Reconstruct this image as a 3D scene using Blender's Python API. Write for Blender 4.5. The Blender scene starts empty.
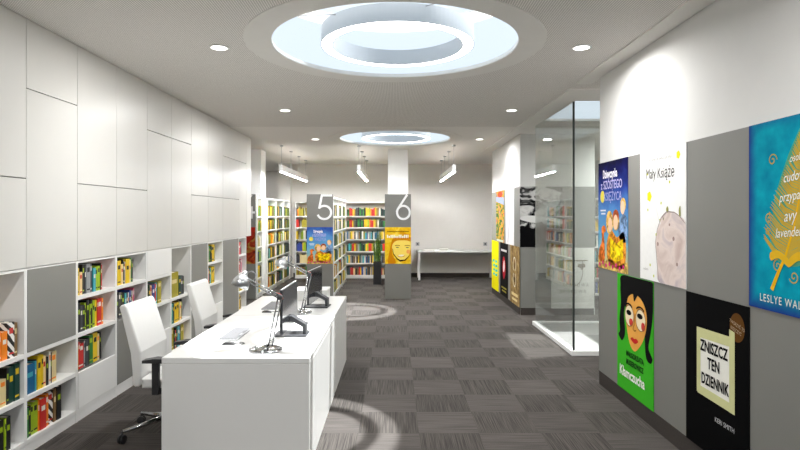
import bpy, bmesh, math, random
from mathutils import Vector, Matrix
RND = random.Random(7)
SC = bpy.context.scene
COL = SC.collection
PI = math.pi

# ------------------------------------------------------------------ materials
def lin(c):
    r = []
    for v in c[:3]:
        v = v / 255.0
        r.append(v / 12.92 if v <= 0.04045 else ((v + 0.055) / 1.055) ** 2.4)
    return (r[0], r[1], r[2], 1.0)

class N:                                   # small node-tree helper
    def __init__(self, name):
        self.m = bpy.data.materials.new(name); self.m.use_nodes = True
        self.t = self.m.node_tree; self.p = self.t.nodes['Principled BSDF']
        self.out = self.t.nodes['Material Output']
    def n(self, kind, **kw):
        x = self.t.nodes.new(kind)
        for k, v in kw.items(): setattr(x, k, v)
        return x
    def l(self, a, b): self.t.links.new(a, b)
    def val(self, sock, v):
        if hasattr(v, 'is_output'): self.l(v, sock)
        else: sock.default_value = v
    def math(self, op, a, b=0.0, c=0.0):
        x = self.n('ShaderNodeMath', operation=op)
        self.val(x.inputs[0], a); self.val(x.inputs[1], b); self.val(x.inputs[2], c)
        return x.outputs[0]
    def mix(self, f, a, b):
        x = self.n('ShaderNodeMix', data_type='RGBA')
        self.val(x.inputs['Factor'], f); self.val(x.inputs[6], a); self.val(x.inputs[7], b)
        return x.outputs[2]
    def coord(self): return self.n('ShaderNodeTexCoord').outputs['Object']
    def noise(self, vec, scale, detail=2.0, dist=0.0):
        x = self.n('ShaderNodeTexNoise'); self.l(vec, x.inputs['Vector'])
        x.inputs['Scale'].default_value = scale; x.inputs['Detail'].default_value = detail
        x.inputs['Distortion'].default_value = dist
        return x.outputs['Fac']
    def ramp(self, fac, stops, interp='LINEAR'):
        x = self.n('ShaderNodeValToRGB'); x.color_ramp.interpolation = interp
        e = x.color_ramp.elements
        while len(e) < len(stops): e.new(0.5)
        for k, (p, c) in enumerate(stops): e[k].position = p; e[k].color = lin(c)
        self.l(fac, x.inputs[0]); return x.outputs[0]

def M(name, c, rough=0.5, metal=0.0, spec=0.5, var=0.03, scale=6.0, coat=0.0):
    """plain surface with a faint procedural unevenness"""
    a = N(name); L = lin(c)
    if var > 0:
        f = a.noise(a.coord(), scale, 3.0)
        d = (L[0] * (1 - var), L[1] * (1 - var), L[2] * (1 - var), 1)
        u = (min(1, L[0] * (1 + var)), min(1, L[1] * (1 + var)), min(1, L[2] * (1 + var)), 1)
        a.l(a.mix(f, d, u), a.p.inputs['Base Color'])
    else: a.p.inputs['Base Color'].default_value = L
    a.p.inputs['Roughness'].default_value = rough; a.p.inputs['Metallic'].default_value = metal
    a.p.inputs['Specular IOR Level'].default_value = spec
    if coat: a.p.inputs['Coat Weight'].default_value = coat
    return a.m

def emit(name, c, s):
    a = N(name); a.p.inputs['Base Color'].default_value = lin(c)
    a.p.inputs['Emission Color'].default_value = lin(c); a.p.inputs['Emission Strength'].default_value = s
    return a.m

def carpet():
    a = N('carpet_tiles'); co = a.coord(); s = a.n('ShaderNodeSeparateXYZ'); a.l(co, s.inputs[0])
    T = 0.457
    cx = a.math('FLOOR', a.math('DIVIDE', a.math('SUBTRACT', s.outputs[0], 0.18), T))
    cy = a.math('FLOOR', a.math('DIVIDE', a.math('SUBTRACT', s.outputs[1], 4.25), T))
    par = a.math('FLOORED_MODULO', a.math('ADD', cx, cy), 2.0)
    def streak(sx, sy):
        mp = a.n('ShaderNodeMapping'); a.l(co, mp.inputs['Vector']); mp.inputs['Scale'].default_value = (sx, sy, 0)
        ad = a.n('ShaderNodeVectorMath', operation='ADD'); a.l(mp.outputs[0], ad.inputs[0]); a.l(tv.outputs[0], ad.inputs[1])
        return a.math('MULTIPLY_ADD', a.noise(ad.outputs[0], 1.0, 1.0), 0.75, a.math('MULTIPLY', a.noise(co, 150.0, 1.0), 0.25))
    tone = a.n('ShaderNodeTexWhiteNoise', noise_dimensions='2D'); cb = a.n('ShaderNodeCombineXYZ')
    a.l(cx, cb.inputs[0]); a.l(cy, cb.inputs[1]); a.l(cb.outputs[0], tone.inputs['Vector'])
    tv = a.n('ShaderNodeCombineXYZ'); a.l(a.math('MULTIPLY', tone.outputs['Value'], 40.0), tv.inputs[2])
    dk = a.ramp(streak(200, 2.8), [(0.34, (50, 47, 45)), (0.64, (86, 81, 77))])
    lt = a.ramp(streak(2.8, 200), [(0.34, (63, 59, 57)), (0.64, (94, 89, 85))])
    isdark = a.math('LESS_THAN', par, 0.5)
    c = a.mix(isdark, dk, lt)
    hs = a.n('ShaderNodeHueSaturation'); a.l(c, hs.inputs['Color'])
    a.l(a.math('MULTIPLY_ADD', tone.outputs['Value'], 0.16, 0.92), hs.inputs['Value'])
    a.l(hs.outputs[0], a.p.inputs['Base Color'])
    a.p.inputs['Roughness'].default_value = 0.95; a.p.inputs['Specular IOR Level'].default_value = 0.15
    b = a.n('ShaderNodeBump'); b.inputs['Strength'].default_value = 0.2; b.inputs['Distance'].default_value = 0.002
    a.l(a.noise(co, 260.0, 2.0), b.inputs['Height']); a.l(b.outputs[0], a.p.inputs['Normal'])
    return a.m

def perforated():
    a = N('perforated_ceiling'); co = a.coord(); s = a.n('ShaderNodeSeparateXYZ'); a.l(co, s.inputs[0])
    k = 2 * PI / 0.034
    u = a.math('SINE', a.math('MULTIPLY', a.math('ADD', s.outputs[0], s.outputs[1]), k))
    v = a.math('SINE', a.math('MULTIPLY', a.math('SUBTRACT', s.outputs[0], s.outputs[1]), k))
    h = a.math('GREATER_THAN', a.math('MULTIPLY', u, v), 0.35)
    h = a.math('MULTIPLY', h, a.math('LESS_THAN', s.outputs[1], 8.6))       # holes left out over the rear bay, leaving it paler
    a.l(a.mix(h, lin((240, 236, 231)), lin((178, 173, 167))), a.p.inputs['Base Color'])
    a.p.inputs['Roughness'].default_value = 0.8; a.p.inputs['Specular IOR Level'].default_value = 0.2
    return a.m

def glass(name, tint=(244, 248, 247), ior=1.45):
    a = N(name); t = a.t
    g = a.n('ShaderNodeNewGeometry')
    i = a.n('ShaderNodeMix'); i.data_type = 'FLOAT'
    a.l(g.outputs['Backfacing'], i.inputs[0]); i.inputs[2].default_value = ior; i.inputs[3].default_value = 1 / ior
    f = a.n('ShaderNodeFresnel'); a.l(i.outputs[0], f.inputs['IOR'])
    tr = a.n('ShaderNodeBsdfTransparent'); tr.inputs[0].default_value = lin(tint)
    gl = a.n('ShaderNodeBsdfGlossy'); gl.inputs['Roughness'].default_value = 0.0
    mx = a.n('ShaderNodeMixShader'); a.l(f.outputs[0], mx.inputs[0]); a.l(tr.outputs[0], mx.inputs[1]); a.l(gl.outputs[0], mx.inputs[2])
    a.l(mx.outputs[0], a.out.inputs['Surface']); return a.m

MT = dict(
    carpet=carpet(), perf=perforated(),
    skirt=M('carpet_skirting', (66, 61, 58), 0.95, spec=0.1, var=0.2, scale=80),
    plaster=M('white_plaster', (219, 218, 215), 0.75, spec=0.25),
    backwall=M('warm_grey_plaster', (222, 218, 211), 0.8, spec=0.2),
    smooth=M('smooth_ceiling_plaster', (236, 233, 228), 0.8, spec=0.2),
    lam=M('white_laminate', (214, 212, 207), 0.35, spec=0.4, var=0.015),
    shelfw=M('white_shelf_board', (240, 239, 236), 0.4, var=0.015),
    greydoor=M('grey_laminate', (136, 135, 130), 0.45, var=0.02),
    pillar=M('pillar_white', (248, 247, 244), 0.7, spec=0.25),
    greyboard=M('grey_wall_board', (122, 121, 116), 0.5, var=0.02),
    dark=M('dark_gap', (70, 68, 65), 0.8),
    desk=M('white_desk_lacquer', (222, 221, 218), 0.3, spec=0.4, var=0.01),
    chairw=M('white_upholstery', (224, 223, 220), 0.5, var=0.02, scale=40),
    blackpl=M('black_plastic', (38, 38, 40), 0.4),
    chrome=M('polished_chrome', (176, 177, 179), 0.12, 1.0, var=0.02),
    alu=M('brushed_aluminium', (190, 191, 193), 0.3, 1.0, var=0.05, scale=60),
    gloss=M('gloss_charcoal', (52, 53, 56), 0.1, spec=0.6, var=0.02),
    screen=M('screen_glass', (14, 15, 18), 0.06, spec=0.6, var=0.0),
    standgrey=M('dark_grey_metal', (66, 67, 70), 0.55, 0.3, var=0.03),
    case=M('pale_case', (160, 160, 161), 0.5, var=0.01), keys=M('pale_keys', (126, 126, 128), 0.5, var=0.01),
    hoop=M('pale_grey_hoop', (208, 214, 220), 0.5, var=0.01),
    red=M('red_wire', (190, 60, 40), 0.4),
    lampw=M('white_lamp_metal', (240, 240, 238), 0.4, var=0.01),
    ledring=emit('ring_diffuser', (255, 255, 252), 10.0),
    ledbar=emit('bar_diffuser', (250, 252, 255), 220.0),
    ledfill=emit('ceiling_fill_glow', (255, 250, 244), 6.5),
    ledspot=emit('spot_lens', (255, 252, 244), 6.0),
    glass=glass('clear_glass', (249, 251, 250), 2.0), roofglass=glass('roof_glazing', (252, 253, 253), 1.08),
    joint=M('dark_glass_joint', (36, 44, 42), 0.3),
    plinth=M('white_plinth', (240, 240, 238), 0.4),
    slab=M('pale_floor_slab', (150, 149, 146), 0.5, var=0.06),
    planter=M('black_planter', (26, 26, 28), 0.35, var=0.05), soil=M('soil', (48, 36, 28), 0.95, var=0.3, scale=90),
    socket=M('grey_socket', (170, 170, 168), 0.4), paper=M('paper_white', (238, 236, 228), 0.7),
    pages=M('book_pages', (226, 218, 200), 0.85, var=0.08, scale=200),
    white_ink=M('white_ink', (240, 240, 240), 0.6, var=0.0),
)
def leafmat():
    a = N('striped_leaf'); f = a.noise(a.coord(), 30.0, 3.0, 1.0)
    a.l(a.ramp(f, [(0.35, (38, 70, 24)), (0.55, (78, 112, 34)), (0.72, (150, 158, 58))]), a.p.inputs['Base Color'])
    a.p.inputs['Roughness'].default_value = 0.45; return a.m
MT['leaf'] = leafmat()

# ------------------------------------------------------------------ mesh helpers
class MB:
    def __init__(self): self.b = bmesh.new()
    def box(self, x0, x1, y0, y1, z0, z1, mi=0, bev=0.0, seg=2):
        vs = [self.b.verts.new(p) for p in [(x0,y0,z0),(x1,y0,z0),(x1,y1,z0),(x0,y1,z0),(x0,y0,z1),(x1,y0,z1),(x1,y1,z1),(x0,y1,z1)]]
        fs = [self.b.faces.new([vs[i] for i in q]) for q in ((3,2,1,0),(4,5,6,7),(0,1,5,4),(1,2,6,5),(2,3,7,6),(3,0,4,7))]
        for f in fs: f.material_index = mi
        if bev > 0:
            es = list({e for f in fs for e in f.edges})
            r = bmesh.ops.bevel(self.b, geom=es, offset=bev, segments=seg, profile=0.5, affect='EDGES')
            for f in r['faces']: f.material_index = mi
        return self
    def prism(self, prof, axis, a, b, mi=0, bev=0.0, smooth=False):
        """closed 2-D profile extruded along an axis"""
        def P(u, v, w): return {'x': (w, u, v), 'y': (u, w, v), 'z': (u, v, w)}[axis]
        A = [self.b.verts.new(P(u, v, a)) for u, v in prof]; B = [self.b.verts.new(P(u, v, b)) for u, v in prof]
        n = len(prof); fs = [self.b.faces.new(A[::-1]), self.b.faces.new(B)]
        for i in range(n): fs.append(self.b.faces.new([A[i], A[(i+1) % n], B[(i+1) % n], B[i]]))
        for f in fs: f.material_index = mi
        if bev > 0:
            es = list({e for f in fs[:2] for e in f.edges})
            r = bmesh.ops.bevel(self.b, geom=es, offset=bev, segments=3, profile=0.5, affect='EDGES')
            for f in r['faces']: f.material_index = mi
        return self
    def lathe(self, prof, c=(0,0,0), seg=32, mi=0, smooth=True, mat=None):
        """(r, z) profile turned about z, optionally placed by a matrix"""
        rows = []
        for r, z in prof:
            rows.append([Vector((r*math.cos(2*PI*k/seg), r*math.sin(2*PI*k/seg), z)) for k in range(seg)])
        Mx = mat if mat is not None else Matrix.Translation(c)
        V = [[self.b.verts.new(Mx @ p) for p in row] for row in rows]
        for i in range(len(V)-1):
            for k in range(seg):
                f = self.b.faces.new([V[i][k], V[i][(k+1) % seg], V[i+1][(k+1) % seg], V[i+1][k]]); f.material_index = mi; f.smooth = smooth
        for row, end in ((V[0], 0), (V[-1], 1)):
            if prof[0 if end == 0 else -1][0] > 1e-6 and prof[0] != prof[-1]:
                f = self.b.faces.new(row[::-1] if end == 0 else row); f.material_index = mi
        return self
    def tube(self, pts, r, seg=10, mi=0, closed=False):
        pts = [Vector(p) for p in pts]; n = len(pts); rows = []
        rad = r if isinstance(r, (list, tuple)) else [r]*n
        for i, p in enumerate(pts):
            t = (pts[(i+1) % n] - pts[i-1]) if closed else (pts[min(i+1, n-1)] - pts[max(i-1, 0)])
            t.normalize(); up = Vector((0,0,1)) if abs(t.z) < 0.95 else Vector((0,1,0))
            a = t.cross(up).normalized(); b = a.cross(t).normalized()
            rows.append([self.b.verts.new(p + rad[i]*(a*math.cos(2*PI*k/seg) + b*math.sin(2*PI*k/seg))) for k in range(seg)])
        for i in range(n if closed else n-1):
            A, B = rows[i], rows[(i+1) % n]
            for k in range(seg):
                f = self.b.faces.new([A[k], A[(k+1) % seg], B[(k+1) % seg], B[k]]); f.smooth = True; f.material_index = mi
        if not closed:
            self.b.faces.new(rows[0][::-1]).material_index = mi; self.b.faces.new(rows[-1]).material_index = mi
        return self
    def ring(self, c, axis_a, axis_b, R, r, seg=28, mi=0):
        c = Vector(c); A = Vector(axis_a); B = Vector(axis_b)
        return self.tube([c + R*(A*math.cos(2*PI*k/seg) + B*math.sin(2*PI*k/seg)) for k in range(seg)], r, 8, mi, True)
    def poly(self, pts, z=0.0, mi=0):
        f = self.b.faces.new([self.b.verts.new((p[0], p[1], z)) for p in pts]); f.material_index = mi
        if f.normal.z < 0: f.normal_flip()
        return self
    def build(self, name, mats, parent=None, origin=None, loc=None):
        if origin is not None: bmesh.ops.translate(self.b, verts=self.b.verts, vec=-Vector(origin))
        bmesh.ops.recalc_face_normals(self.b, faces=[f for f in self.b.faces]) if not getattr(self, 'flat', False) else None
        me = bpy.data.meshes.new(name); self.b.to_mesh(me); self.b.free()
        for m in (mats if isinstance(mats, (list, tuple)) else [mats]): me.materials.append(MT[m] if isinstance(m, str) else m)
        o = bpy.data.objects.new(name, me); COL.objects.link(o)
        if parent is not None: o.parent = parent
        if loc is not None: o.location = loc
        elif origin is not None and parent is None: o.location = origin
        return o

def tag(o, label, cat, group=None, kind=None):
    o['label'] = label; o['category'] = cat
    if group: o['group'] = group
    if kind: o['kind'] = kind
    return o
def thing(name, label, cat, loc=(0,0,0), group=None, rz=0.0, kind=None):
    o = bpy.data.objects.new(name, None); COL.objects.link(o); o.location = loc; o.rotation_euler = (0,0,rz)
    o.empty_display_size = 0.1
    return tag(o, label, cat, group, kind)
def struct(name, mb, mats, label, cat='wall'):
    return tag(mb.build(name, mats), label, cat, kind='structure')
def copy_tree(o, parent=None):
    c = o.copy(); COL.objects.link(c)
    if parent is not None: c.parent = parent
    for ch in list(o.children): copy_tree(ch, c)
    return c

# ------------------------------------------------------------------ room shell
H = 3.0
struct('floor', MB().box(-5.2, 5.2, -4.2, 17.4, -0.1, 0.0), 'carpet', 'dark grey carpet tile floor laid in a checker of stripes', 'floor')
def ceiling_mesh():
    cu = bpy.data.curves.new('tmp', 'CURVE'); cu.dimensions = '2D'; cu.fill_mode = 'BOTH'; cu.extrude = 0.015
    def sp(pts):
        s = cu.splines.new('POLY'); s.points.add(len(pts)-1); s.use_cyclic_u = True
        for p, q in zip(s.points, pts): p.co = (q[0], q[1], 0, 1)
    sp([(-5.2,-4.2),(5.2,-4.2),(5.2,17.4),(-5.2,17.4)])
    for cy in SKY: sp([(0.975*math.cos(2*PI*k/96), cy + 0.975*math.sin(2*PI*k/96)) for k in range(96)][::-1])
    sp([(2.13,6.66),(2.13,8.05),(3.3,8.05),(3.3,6.66)])
    o = bpy.data.objects.new('tmp', cu); COL.objects.link(o)
    me = bpy.data.meshes.new_from_object(o.evaluated_get(bpy.context.evaluated_depsgraph_get()))
    bpy.data.objects.remove(o); bpy.data.curves.remove(cu)
    return me
SKY = (4.52, 9.95, -0.9)
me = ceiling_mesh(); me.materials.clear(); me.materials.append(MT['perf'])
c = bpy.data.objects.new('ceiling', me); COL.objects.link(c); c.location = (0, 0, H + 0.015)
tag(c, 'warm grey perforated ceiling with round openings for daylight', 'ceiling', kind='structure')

struct('wall_left', MB().box(-5.2, -2.90, -4.2, 9.86, 0, H), 'plaster', 'white wall behind the fitted storage on the left')
struct('wall_front', MB().box(-2.9, 2.0, -4.2, -4.0, 0, 0.3).box(-2.9, 2.0, -4.2, -4.0, 2.8, H).box(-2.9, -2.5, -4.2, -4.0, 0.3, 2.8).box(1.6, 2.0, -4.2, -4.0, 0.3, 2.8), 'plaster', 'white wall behind the viewer with openings for the added window')
t = thing('fill_window', 'wide white framed window added unseen behind the viewer for fill', 'window', (-2.5, -4.1, 0.3), kind='structure')  # unseen window added behind the viewer to let fill light in
for x in (0.0, 1.33, 2.68, 4.04): MB().box(x, x+0.06, -0.04, 0.04, 0, 2.5).build('frame', 'lampw', t)
MB().box(0.06, 4.04, -0.04, 0.04, 0, 0.06).box(0.06, 4.04, -0.04, 0.04, 2.44, 2.5).build('frame', 'lampw', t)
for x in (0.06, 1.39, 2.74): MB().box(x, x+1.27, -0.006, 0.006, 0.06, 2.44).build('pane', 'roofglass', t)
struct('wall_outer', MB().box(-5.2, -5.0, 9.86, 17.4, 0, H), 'plaster', 'plain wall closing the far left of the reading room')
struct('wall_back', MB().box(-3.05, 5.2, 14.95, 15.15, 0, H), 'backwall', 'plain pale grey back wall above the table and shelves')
struct('wall_recess', MB().box(-5.2, 5.2, 17.2, 17.4, 0, H), 'backwall', 'shaded wall of the recess at the far left')
struct('wall_right', MB().box(2.008, 5.2, -4.2, 5.505, 0.0, H), 'plaster', 'white wall on the right above the book cover boards')
struct('wall_side', MB().box(5.0, 5.2, 5.505, 14.95, 0, H), 'plaster', 'plain wall beyond the glass enclosure on the right')
struct('wall_partition', MB().box(2.068, 3.30, 9.278, 11.95, 0.0, H), 'plaster', 'white partition beyond the glass enclosure carrying book cover boards')
struct('pillar', MB().box(-0.144, 0.268, 11.55, 11.95, 0, H, bev=0.004), 'pillar', 'white square pillar rising behind the sign numbered 6', 'pillar')
struct('pillar', MB().box(-3.17, -2.755, 11.55, 11.97, 0, H, bev=0.004), 'pillar', 'white pillar among the far left shelves beyond the storage wall', 'pillar')
struct('pillar', MB().box(-3.05, -2.73, 14.62, 14.95, 0, H), 'backwall', 'pale pillar in the far left corner against the back wall', 'pillar')
# grey wall boards (fixed cladding that the covers sit on)
struct('trim_1', MB().box(2.0, 2.008, -4.0, 5.51, 0.13, 2.15).box(2.0, 2.06, 5.505, 5.513, 0.13, 2.15), 'greyboard', 'grey wall boards along the right wall between the covers', 'wall board')
struct('trim_2', MB().box(2.06, 2.068, 9.27, 11.95, 0.12, 2.12).box(2.06, 3.3, 9.27, 9.278, 0.12, 2.12), 'greyboard', 'grey wall boards around the far partition between the covers', 'wall board')
struct('baseboard_right', MB().box(1.998, 2.008, -4.0, 5.5, 0, 0.128), 'skirt', 'dark carpet skirting under the right wall boards', 'skirting')
struct('baseboard_partition', MB().box(2.06, 2.068, 9.28, 11.94, 0, 0.118).box(2.07, 3.28, 9.27, 9.278, 0, 0.118), 'skirt', 'dark skirting under the far partition', 'skirting')
struct('baseboard_back', MB().box(-2.7, 5.0, 14.935, 14.95, 0, 0.11), 'skirt', 'dark skirting along the back wall', 'skirting')
# smooth plaster margins of the ceiling
struct('trim_3', MB().box(1.84, 2.0, -4.0, 5.75, H-0.012, H), 'smooth', 'smooth plaster margin of the ceiling along the right wall', 'ceiling trim')
struct('trim_4', MB().box(1.86, 2.06, 8.6, 12.2, H-0.012, H).box(2.06, 3.4, 8.6, 9.278, H-0.012, H), 'smooth', 'smooth plaster margin of the ceiling around the partition', 'ceiling trim')
struct('trim_5', MB().box(1.86, 2.12, 6.0, 8.6, H-0.012, H).box(2.12, 3.4, 6.0, 6.60, H-0.012, H), 'smooth', 'smooth plaster ceiling margin around the glass enclosure', 'ceiling trim')
# unseen plate on an upstand, added to cut the sun patch beside the enclosure
struct('sun_baffle', MB().box(1.80, 2.12, 6.2, 8.5, H+0.08, 3.42).box(2.12, 2.35, 6.2, 8.5, 3.38, 3.42), 'plaster', 'unseen plate added over the enclosure opening to shape the sun patch', 'sun_baffle')

# round skylights: surround, curb, glazing
for i, cy in enumerate(SKY):
    lab = ['large round skylight nearest in the ceiling', 'second round skylight further down the ceiling', 'round skylight behind the viewer'][i]
    t = thing('skylight', lab, 'skylight', (0, cy, H), kind='structure')
    MB().lathe([(0.975,-0.006),(1.18,-0.006),(1.18,0.0),(0.975,0.0),(0.975,-0.006)], seg=96, smooth=False).build('surround', 'smooth', t)
    MB().lathe([(1.10,0.031),(1.10,0.49),(1.106,0.49),(1.106,0.031),(1.10,0.031)], seg=96, smooth=False).build('curb', 'roofglass', t)
    MB().lathe([(0.90,0.49),(0.90,0.515),(1.14,0.515),(1.14,0.49),(0.90,0.49)], seg=96, smooth=False).build('frame', 'lampw', t)
    MB().lathe([(0.970,0.0),(0.975,0.0),(0.975,0.03),(0.970,0.03),(0.970,0.0)], seg=96, smooth=False).build('edge_ring', 'lampw', t)
    MB().lathe([(0.0,0.516),(1.0,0.516),(1.0,0.524),(0.0,0.524)], seg=96, smooth=False).build('glazing', 'roofglass', t)
    r = thing('ring_lamp', ['white ring lamp hung in the nearest round skylight', 'white ring lamp hung in the second round skylight', 'white ring lamp hung in the skylight behind the viewer'][i],
              'lamp', (0.02, cy, H), 'ring lamps in the skylights')
    MB().lathe([(0.61,0.0),(0.61,0.13),(0.52,0.13),(0.52,0.0),(0.526,0.0),(0.526,0.008),(0.604,0.008),(0.604,0.0),(0.61,0.0)], seg=96, smooth=False).build('housing', 'hoop', r)
    MB().lathe([(0.526,0.001),(0.604,0.001),(0.604,0.006),(0.526,0.006),(0.526,0.001)], seg=96, smooth=False).build('diffuser', 'ledring', r)
    for a in (3.87, -1.24):
        MB().tube([(0.60*math.cos(a), 0.60*math.sin(a), 0.12), (0.972*math.cos(a)-0.02, 0.972*math.sin(a), 0.02)], 0.004, 6).build('stay', 'alu', r)

# recessed downlights
def light(name, kind, loc, energy, parent=None, color=(1,1,1), **kw):
    d = bpy.data.lights.new(name, kind); d.energy = energy; d.color = color
    for k, v in kw.items(): setattr(d, k, v)
    o = bpy.data.objects.new(name, d); COL.objects.link(o); o.location = loc
    if parent: o.parent = parent
    return o
E_SPOT = 33.5
rows = [(4.52,'nearest'), (7.23,'second'), (9.98,'third'), (1.8,'unseen near'), (-0.9,'unseen rear'), (7.1,'unseen fill added beside the glass enclosure'), (8.75,'unseen fill added behind the glass enclosure'), (15.9,'fill added inside the far left recess')]  # last three are unseen fills added to brighten the enclosure and recess
proto = None
for dist, nm in rows:
    for x, side in (((-1.415,'left'), (1.5,'right')) if dist < 10 and dist not in (7.1, 8.75) else ((4.15,'hidden'),) if dist < 10 else ((-4.1,'recessed'),)):
        lab = f'small round recessed downlight, {nm} in the {side} ceiling row'
        if proto is None:
            proto = thing('downlight', lab, 'downlight', (x, dist, H), 'recessed downlights')
            MB().lathe([(0.062,-0.008),(0.078,-0.008),(0.080,0.0),(0.062,0.0),(0.062,-0.008)], smooth=False).build('rim', 'lampw', proto)
            MB().lathe([(0.0,-0.006),(0.062,-0.006),(0.062,-0.001),(0.0,-0.001)], smooth=False).build('lens', 'ledspot', proto)
            t = proto
        else:
            t = copy_tree(proto); t.location = (x, dist, H); t['label'] = lab
        light('spot_bulb', 'AREA', (x, dist, H-0.012), E_SPOT*(2.3 if x > 4 else 0.5 if x < -4 else 0.9 if x > 0 else 1.0), None, (1.0, 0.995, 0.985), shape='DISK', size=0.13, spread=math.radians(180 if x < 0 else 168))

# linear pendants
def pendant(x, lab):
    t = thing('pendant_lamp', lab, 'pendant lamp', (x, 10.84, 2.485), 'linear pendant lamps over the shelves')
    MB().box(-0.033, 0.033, 0, 3.1, 0.0, 0.13, bev=0.003).build('housing', 'lampw', t)
    MB().box(-0.022, 0.022, 0.01, 3.09, -0.004, 0.001).build('diffuser', 'ledbar', t)
    MB().box(-0.022, 0.022, 0.03, 3.07, 0.1295, 0.1325).build('ceiling_fill', 'ledfill', t)  # unseen glowing strip added on top to brighten the rear ceiling
    for y in (0.06, 1.05, 2.05, 3.0):
        MB().tube([(0, y, 0.125), (0, y, 0.51)], 0.004, 6).build('cable', 'alu', t)
        MB().lathe([(0.035, 0.49), (0.035, 0.515), (0.0, 0.515)], (0, y, 0), 16).build('ceiling_rose', 'alu', t)
pendant(-2.20, 'long white pendant lamp left of the sign numbered 5')
pendant(-0.70, 'long white pendant lamp between the signs numbered 5 and 6')
pendant(1.14, 'long white pendant lamp right of the central pillar')

# ------------------------------------------------------------------ books
PAL = {'Y':((228,190,24),'yellow'),'P':((236,206,150),'peach'),'K':((24,24,27),'black'),'G':((150,152,154),'grey'),
 'D':((64,66,72),'charcoal'),'T':((70,165,178),'teal'),'L':((158,186,34),'lime green'),'R':((200,42,36),'red'),
 'O':((238,132,26),'orange'),'B':((18,92,136),'blue'),'N':((42,62,140),'dark blue'),'E':((44,122,52),'green'),
 'F':((20,64,54),'dark green'),'W':((228,224,214),'white'),'M':((124,94,54),'brown'),'V':((160,148,34),'olive'),
 'C':((226,206,152),'cream'),'S':((240,240,238),'zebra striped'),'Q':((196,92,120),'pink')}
for k, (c_, nm_) in PAL.items():
    if k == 'S':
        a = N('zebra_cover'); w = a.n('ShaderNodeTexWave', bands_direction='DIAGONAL'); w.inputs['Scale'].default_value = 9.0
        w.inputs['Distortion'].default_value = 3.0; a.l(a.coord(), w.inputs['Vector'])
        a.l(a.ramp(w.outputs['Fac'], [(0.49,(18,18,18)),(0.51,(240,238,234))]), a.p.inputs['Base Color']); MT['bk'+k] = a.m
    else: MT['bk'+k] = M('cover_' + nm_.replace(' ', '_'), c_, 0.45, var=0.08, scale=30)
BAND = {'Y':'bkK','P':'bkR','K':'bkL','G':'bkK','D':'bkW','T':'bkW','L':'bkK','R':'bkW','O':'bkW','B':'bkT','N':'bkW','E':'bkL','F':'bkY','W':'bkO','M':'bkC','V':'bkC','C':'bkO','S':'bkR','Q':'bkW'}
ORD = ['first','second','third','fourth','fifth','sixth','seventh','eighth','ninth','tenth','eleventh','twelfth','thirteenth','fourteenth','fifteenth','sixteenth','seventeenth','eighteenth','nineteenth','twentieth','twenty-first','twenty-second','twenty-third','twenty-fourth','twenty-fifth','twenty-sixth','twenty-seventh','twenty-eighth','twenty-ninth','thirtieth','thirty-first','thirty-second']
def book(code, th, hh, dp, loc, face, band=True):
    """upright book; spine looks along `face` ('x' = +X, 'y' = -Y), thickness runs along the shelf"""
    m = MB(); cv = 0.0025
    def B(s0, s1, q0, q1, z0, z1, mi):      # s along shelf, q from spine inwards
        if face == 'x': m.box(-q1, -q0, s0, s1, z0, z1, mi)
        else: m.box(s0, s1, q0, q1, z0, z1, mi)
    B(0, th, 0, 0.003, 0, hh, 0); B(0, cv, 0.003, dp, 0, hh, 0); B(th-cv, th, 0.003, dp, 0, hh, 0)
    B(cv, th-cv, 0.003, dp-0.005, 0.004, hh-0.004, 1)
    if band:
        r = RND.random(); z0 = hh*(0.55 + 0.2*r)
        B(th*0.2, th*0.8, -0.0006, 0.0, z0, z0 + hh*0.16, 2)
        if r > 0.4: B(th*0.12, th*0.88, -0.0006, 0.0, hh*0.1, hh*0.15, 2)
    return m.build('book', ['bk'+code, 'pages', BAND[code]], None, loc=loc)
def fill(spec, y0, z, where, xf=-2.55, hmax=0.255, grp=None):
    """spec: e.g. 'Y35 P22 _30 K40' = colour letter + thickness in mm, '_' a gap; front shelves along Y"""
    y = y0 + 0.012; n = 0
    for w in spec.split():
        code, v = w[0], w[1:]
        tall = None
        if ':' in v: v, tall = v.split(':'); tall = int(tall)/1000
        th = int(v)/1000
        if code == '_': y += th; continue
        hh = tall or RND.uniform(0.80, 0.97)*hmax; dp = RND.uniform(0.15, 0.19)
        o = book(code, th, hh, dp, (xf - RND.uniform(0, 0.012), y, z), 'x')
        tag(o, f'{PAL[code][1]} book, {ORD[n]} from left on {where}', 'book', grp or ('books on ' + where))
        y += th + 0.001; n += 1

# ------------------------------------------------------------------ storage wall on the left
XF = -2.53
LOW = [ # y0, y1, name phrase, openings [(z0,z1,fill)], doors [(z0,z1,material)]
 (2.60,3.23,'white open shelf unit left of the picture edge', []),
 (3.23,3.85,'white open shelf unit at the left edge with a tall grey-shaded niche', []),
 (3.85,4.47,'white shelf unit with a grey door above two open shelves', [(0.70,1.285,'greydoor')]),
 (4.47,5.10,'white shelf unit with three open shelves above a white bottom door', [(0.10,0.40,'shelfw')]),
 (5.10,5.73,'white shelf unit beside the near chair with a grey lower door', [(0.10,0.70,'greydoor')]),
 (5.73,6.35,'white shelf unit with a white top door behind the near chair', [(1.0,1.285,'shelfw'),(0.10,0.40,'shelfw')]),
 (6.35,6.97,'white shelf unit between the two chairs with a tall top niche', []),
 (6.97,7.60,'storage unit closed by a full grey door behind the far chair', [(0.10,1.285,'greydoor')]),
 (7.60,8.25,'white shelf unit between the two full-height grey doors', [(0.10,0.40,'shelfw')]),
 (8.25,9.10,'widest storage unit closed by a grey door beyond the far chair', [(0.10,1.285,'greydoor')]),
 (9.10,9.56,'narrow white shelf unit ending the storage wall beside the lamp head', []),
]
SH = [0.10, 0.40, 0.70, 1.0]
TALL = {1, 6}
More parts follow.
